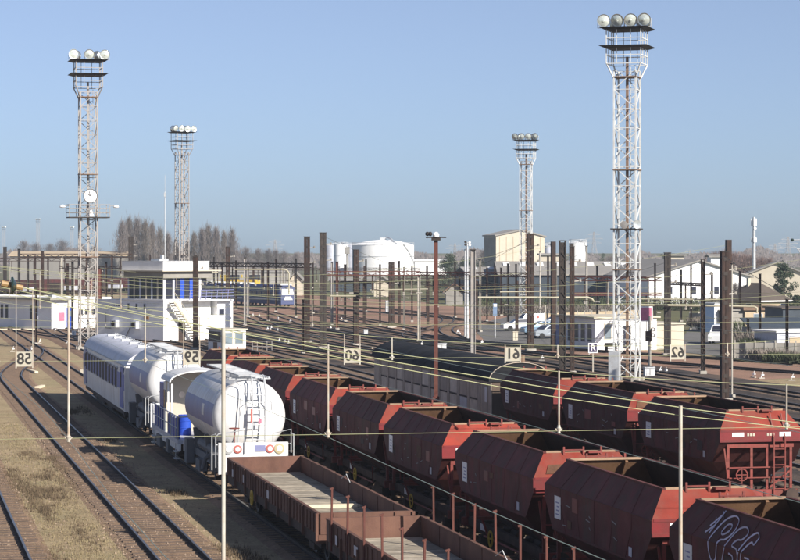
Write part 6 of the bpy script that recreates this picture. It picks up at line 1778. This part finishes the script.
# ================================================================== TREES AND PLANTS
def bare_tree_mesh(seed, H, spread, n, upright=.85):
    rnd = random.Random(seed)
    tr = MB(); tr.tube([(0, 0, 0), (rnd.uniform(-.2, .2), 0, H * .35), (rnd.uniform(-.3, .3), 0, H * .75), (0, 0, H * .95)], [H * .02, H * .015, H * .008, .03], 6)
    cr = MB()
    for i in range(n):
        t = rnd.random() ** .8
        z = H * (.12 + (.8 + rnd.gauss(0, .05)) * t); env = spread * (.35 + .65 * math.sin(math.pi * min(1, .18 + t * .85)) ** .7)
        a = rnd.random() * 6.283; rr = abs(rnd.gauss(0, .62)) * env
        p = Vector((math.cos(a) * rr, math.sin(a) * rr, z))
        d = Vector((math.cos(a) * (1 - upright) + rnd.gauss(0, .18), math.sin(a) * (1 - upright) + rnd.gauss(0, .18), upright)).normalized()
        l = rnd.uniform(.8, 2.4) * H / 18; wd = rnd.uniform(.02, .055)
        e = Vector((rnd.gauss(0, 1), rnd.gauss(0, 1), 0)).normalized() * wd
        cr.add([p - e, p + e, p + d * l], [(0, 1, 2)])
    for i in range(40):   # limbs
        z = H * rnd.uniform(.08, .7); a = rnd.random() * 6.283; l = H * rnd.uniform(.12, .28)
        d = Vector((math.cos(a) * (1.1 - upright), math.sin(a) * (1.1 - upright), upright)).normalized()
        tr.tube([(0, 0, z), Vector((0, 0, z)) + d * l * .5 + Vector((0, 0, l * .05)), Vector((0, 0, z)) + d * l], [H * .006, H * .004, .02], 4, False)
    return tr, cr
variants = []
for sd_, sp_ in ((1, 1.9), (2, 1.6), (3, 2.2)):
    tr, cr = bare_tree_mesh(sd_, 19, sp_ * 1.2, 3600, .9)
    variants.append((tr.mesh('trunk', M['bark']), cr.mesh('crown', M['twig_grey']), cr.mesh('crown', M['twig'])))
rounds = []
for sd_, sp_ in ((11, 4.2), (12, 4.8)):
    tr, cr = bare_tree_mesh(sd_, 10, sp_, 3400, .6)
    rounds.append((tr.mesh('trunk', M['bark']), cr.mesh('crown', M['twig_grey']), cr.mesh('crown', M['twig_red'])))
def place_tree(var, ci, u, Y, vtop, H0, name, label, group, wide=1.0):
    s_ = (CAM_H - (vtop - HOR) * Y / FPX) / H0
    t = thing(name, label, 'tree', at(u, Y), random.uniform(0, 6.28), group); t.scale = (s_ * wide, s_ * wide, s_)
    link('trunk', var[0], t); link('crown', var[1 + ci], t); return t
pop = [(122, 222), (129, 218.5), (137, 219), (145, 221), (152, 224), (160, 229), (168, 234), (194, 233), (202, 229), (208, 226), (216, 228), (224, 232), (232, 230), (176, 240), (187, 241)]
ordn = ['first', 'second', 'third', 'fourth', 'fifth', 'sixth', 'seventh', 'eighth', 'ninth', 'tenth', 'eleventh', 'twelfth', 'thirteenth', 'fourteenth', 'fifteenth']
srt = sorted(pop)
for i, (u, v) in enumerate(srt):
    place_tree(variants[i % 3], i % 2, u, 690 + random.uniform(-25, 25), v, 19, 'poplar_tree', ordn[i] + ' bare poplar from the left in the row behind the control tower', 'bare poplars on the skyline', 1.15)
rt = [(24, 241), (36, 243), (50, 244), (62, 240), (82, 244), (94, 246)]
for i, (u, v) in enumerate(rt): place_tree(rounds[i % 2], 0, u, 1100, v, 10, 'bare_tree', ordn[i] + ' hazy bare tree from the left on the left horizon', 'hazy bare trees on the left horizon', 1.0)
rt = [(236, 250), (246, 247), (258, 249), (268, 249), (276, 250), (284, 251), (296, 253)]
for i, (u, v) in enumerate(rt): place_tree(rounds[i % 2], 0, u, 760, v, 10, 'bare_tree', ordn[i] + ' low bare tree from the left behind the blue train', 'low bare trees behind the blue train', .8)
rt = [(714, 252), (724, 250), (734, 252), (744, 254), (752, 255), (762, 257), (770, 258)]
for i, (u, v) in enumerate(rt): place_tree(rounds[i % 2], 1, u, 560, v, 10, 'bare_tree', ordn[i] + ' reddish bare tree from the left behind the thick post at the right', 'reddish bare trees at the right', .9)
for i, (u, v, Y) in enumerate([(735, 283, 320), (745, 285, 322), (728, 290, 310), (712, 297, 300)]): place_tree(rounds[i % 2], 0, u, Y, v, 10, 'bare_shrub', ordn[i] + ' grey leafless shrub left of the bungalow', 'leafless shrubs by the bungalow', 1.0)
for i, (u, v, Y) in enumerate([(484, 250, 700), (578, 262, 560), (610, 256, 640)]): place_tree(rounds[i % 2], 0, u, Y, v, 10, 'bare_tree', ['bare tree peeping out left of the beige hall', 'bare tree behind the warehouse roof by the close posts', 'bare tree behind the warehouse roof by the pale tower'][i], 'bare trees behind the warehouse', .8)

def evergreen(u, Y, vtop, wpx, label, seed, dense=4200, cone=.5, base=.3):
    rnd = random.Random(seed); s_ = FPX / Y; H = CAM_H - (vtop - HOR) / s_; rad = wpx / s_ / 2
    t = thing('evergreen_tree', label, 'tree', at(u, Y), 0, 'dark evergreens')
    tr = MB(); tr.tube([(0, 0, 0), (.1, 0, H * .5), (0, 0, H * .95)], [.3, .2, .04], 8)
    for k in range(18):
        z = H * rnd.uniform(.15, .85); a = rnd.random() * 6.28; l = rad * rnd.uniform(.5, .9)
        tr.tube([(0, 0, z), (math.cos(a) * l, math.sin(a) * l, z + l * .2)], [.07, .02], 4)
    tr.build('trunk', M['bark'], t)
    clumps = [(rnd.random() * 6.28, rnd.random() ** .5, rnd.random()) for _ in range(46)]
    cr = MB(); cr2 = MB()
    for a, q, zt in clumps:
        z = H * (base * .5 + (1 - base * .5) * zt * .98); env = rad * min(1, (1.02 - zt) / (1 - cone) + .12) * min(1, .55 + zt * 1.6)
        c = Vector((math.cos(a) * q * env, math.sin(a) * q * env, z)); cs = rad * rnd.uniform(.22, .4)
        for k in range(dense // 46):
            d = Vector((rnd.gauss(0, 1), rnd.gauss(0, 1), rnd.gauss(0, .7))).normalized() * cs * rnd.random() ** .4
            p = c + d; f = Vector((rnd.gauss(0, 1), rnd.gauss(0, 1), rnd.gauss(0, .6))).normalized() * rnd.uniform(.12, .3)
            e = f.cross(Vector((rnd.gauss(0, 1), rnd.gauss(0, 1), rnd.gauss(0, 1)))).normalized() * .09
            (cr if rnd.random() < .7 else cr2).add([p - e, p + e, p + f], [(0, 1, 2)])
    cr.build('crown', M['needle'], t); cr2.build('light_foliage', M['needle_light'], t)
evergreen(449, 470, 255, 30, 'dark evergreen tree left of the beige hall', 5, 6000, .35)
evergreen(466, 520, 259, 26, 'smaller dark evergreen touching the left wall of the beige hall', 6, 4000, .35)
evergreen(479, 540, 262, 22, 'low dark evergreen right of the floodlight pole', 7, 3000, .35)
evergreen(783, 330, 263, 26, 'dark cedar tree above the bungalow at the right', 8, 6000, .4)
evergreen(603, 700, 254, 14, 'small dark evergreen on the skyline left of the pale tower', 9, 2000, .35)
evergreen(613, 705, 256, 12, 'second small dark evergreen on the skyline touching the pale tower', 10, 2000, .35)
evergreen(797, 300, 296, 16, 'dark shrub at the right edge beside the bungalow', 12, 2500, .2)
evergreen(722, 290, 295, 10, 'dark bush beside the thick post by the white gable', 13, 2000, .2)

def twig_mass(name, label, segs, n, h, mat, cat='hedge'):
    m = MB()
    for i in range(n):
        (u0, v0, u1, v1, hh, dp) = random.choice(segs); t = random.random()
        p = gp(u0 + (u1 - u0) * t, v0 + (v1 - v0) * t); p += Vector((random.gauss(0, .3), random.uniform(-dp, dp), 0))
        z = random.random() ** 1.3 * hh; d = Vector((random.gauss(0, .4), random.gauss(0, .4), 1)).normalized(); l = random.uniform(.25, .7)
        e = Vector((random.gauss(0, 1), random.gauss(0, 1), 0)).normalized() * .05
        p.z = z; m.add([p - e, p + e, p + d * l], [(0, 1, 2)])
    o = stuff(m.build(name, mat)); return tag(o, label, cat)
twig_mass('scrub', 'dry brown scrub along the fence behind the parked cars', [(540, 320, 640, 316, 1.5, 2), (480, 316, 560, 314, 1.2, 2)], 6000, 1.5, M['twig'], 'scrub')
twig_mass('hedge', 'dull green hedge below the grey warehouse', [(470, 309, 650, 308, 1.6, 2), (640, 310, 720, 311, 1.8, 2)], 9000, 1.8, M['hedge'])
twig_mass('bramble', 'leafless bramble against the concrete wall at the right', [(736, 357, 765, 359, 1.4, .5), (750, 360, 800, 364, .7, .6), (690, 326, 735, 328, .8, 1), (735, 352, 800, 354, 1.8, 2), (700, 330, 725, 332, 1.2, 1)], 12000, 1.4, M['twig'], 'bramble')
twig_mass('green_scrub', 'thin green scrub in front of the concrete wall', [(742, 358, 756, 359, 1.3, .4), (770, 363, 800, 365, .5, .5), (730, 338, 800, 342, 1.6, 2)], 7000, 1.4, M['hedge'], 'scrub')
m = MB()
for i in range(30000):
    u = random.uniform(-200, 1000); Y = random.uniform(1150, 1420); p = at(u, Y)
    hh = 6 + 3 * math.sin(u * .031) * math.sin(u * .013 + 1) + 2 * math.sin(u * .11); p.z = random.random() ** .8 * max(2, hh)
    l = random.uniform(.8, 2.2); e = Vector((random.uniform(.25, .7), random.uniform(-.2, .2), 0)); m.add([p - e, p + e, p + Vector((random.gauss(0, .5), 0, l))], [(0, 1, 2)])
tag(stuff(m.build('far_woods', M['twig_grey'])), 'hazy line of leafless woods all along the horizon', 'woods')

# ================================================================== FAR MASTS
c = at(754, 520); s_ = FPX / 520; zt = CAM_H + (HOR - 217) / s_
root = thing('phone_mast', 'slim pale phone mast with antenna panels at the right', 'mast', c, 0)
b = MB(); b.tube([(0, 0, 0), (0, 0, zt)], [.45, .3], 10); b.build('shaft', M['galv'], root, True)
for zz, hh in ((zt - 1.2, 1.7), (zt - 5.2, 1.0)):
    for k in range(3):
        a = R(120 * k - 90); b = MB(); b.cb(.55 * math.cos(a), .55 * math.sin(a), zz, .32, .28, hh); b.build('antenna_panel', M['wall_white'], root)
b = MB(); b.lathe([(.3, 0), (.34, .1), (.001, .2)], 12, (.2, -.5, zt - 2.6), 'y'); b.build('dish', M['sign_white'], root, True)
c = at(165, 640); root = thing('radio_mast', 'hair-thin radio mast above the bare poplars', 'mast', c, 0)
zt = CAM_H + (HOR - 175) * 640 / FPX; b = MB(); b.tube([(0, 0, 0), (0, 0, zt * .85)], .12, 6); b.build('shaft', M['galv'], root)
b = MB(); b.tube([(0, 0, zt * .85), (0, 0, zt)], .06, 5); b.box(-.25, .25, -.25, .25, zt * .8, zt * .84); b.build('antenna', M['galv'], root)
def pylon(u, Y, vtop, label):
    z = CAM_H + (HOR - vtop) * Y / FPX; root = thing('power_pylon', label, 'pylon', at(u, Y), R(20), 'far power pylons')
    b = MB(); lattice(b, 2.6, 0, z * .62, 4, .13, .09, .7); b.build('lower_body', M['grey_steel'], root)
    b = MB(); lattice(b, .78, z * .62, z, 2.5, .12, .08, .6); b.build('upper_body', M['grey_steel'], root)
    b = MB()
    for k, zz in enumerate((z * .68, z * .8, z * .92)):
        l = (5, 6, 4)[k]; b.bar((-l, 0, zz), (l, 0, zz), .12); b.bar((-l, 0, zz), (0, 0, zz + 1.5), .08); b.bar((l, 0, zz), (0, 0, zz + 1.5), .08)
    b.build('cross_arms', M['grey_steel'], root)
for u, Y, v, lab in ((275, 1400, 240, 'faint power pylon above the blue train'), (455, 1400, 244, 'faint power pylon above the dark evergreen'), (594, 1400, 232, 'faint power pylon between the posts and the pale tower'), (690, 1450, 250, 'faint power pylon right of the gable ridge'), (775, 1300, 244, 'faint power pylon left of the last one at the right'), (788, 1200, 237, 'faint power pylon close to the right edge')): pylon(u, Y, v, lab)
# pole-mounted insulator arm entering at the right edge
c = at(803, 150); root = thing('bracket_pole', 'wire bracket with dark fitting entering at the right edge of the sky', 'bracket', c, 0)
b = MB(); b.tube([(.3, 0, 0), (.3, 0, zv(236, 150))], .1, 8); b.build('shaft', M['concrete'], root)
b = MB(); b.tube([(-.75, 0, zv(240, 150)), (.3, 0, zv(239.5, 150))], .03, 6); b.tube([(-.4, 0, zv(249, 150)), (.3, 0, zv(249, 150))], .04, 6); b.tube([(-.3, 0, zv(249, 150)), (-.2, 0, zv(253, 150)), (.3, 0, zv(256, 150))], .03, 6); b.build('arm', M['galv'], root)
b = MB(); b.lathe([(.05, -.1), (.1, -.05), (.1, .05), (.05, .1)], 10, (-.7, 0, zv(240, 150)), 'x'); b.build('insulator', M['insulator'], root)

# ================================================================== HAZE
hz = MB(); hz.box(-700, 700, -40, 1500, -1, 42)
o = hz.build('haze', []); stuff(o); tag(o, 'thin pale haze over the whole yard', 'haze')
hm = bpy.data.materials.new('haze'); hm.use_nodes = True; t_ = hm.node_tree
for n_ in list(t_.nodes): t_.nodes.remove(n_)
vo = t_.nodes.new('ShaderNodeVolumePrincipled'); vo.inputs['Color'].default_value = (.74, .86, 1, 1); vo.inputs['Density'].default_value = .0002; vo.inputs['Anisotropy'].default_value = .1
ou = t_.nodes.new('ShaderNodeOutputMaterial'); t_.links.new(vo.outputs[0], ou.inputs['Volume'])
o.data.materials.append(hm)
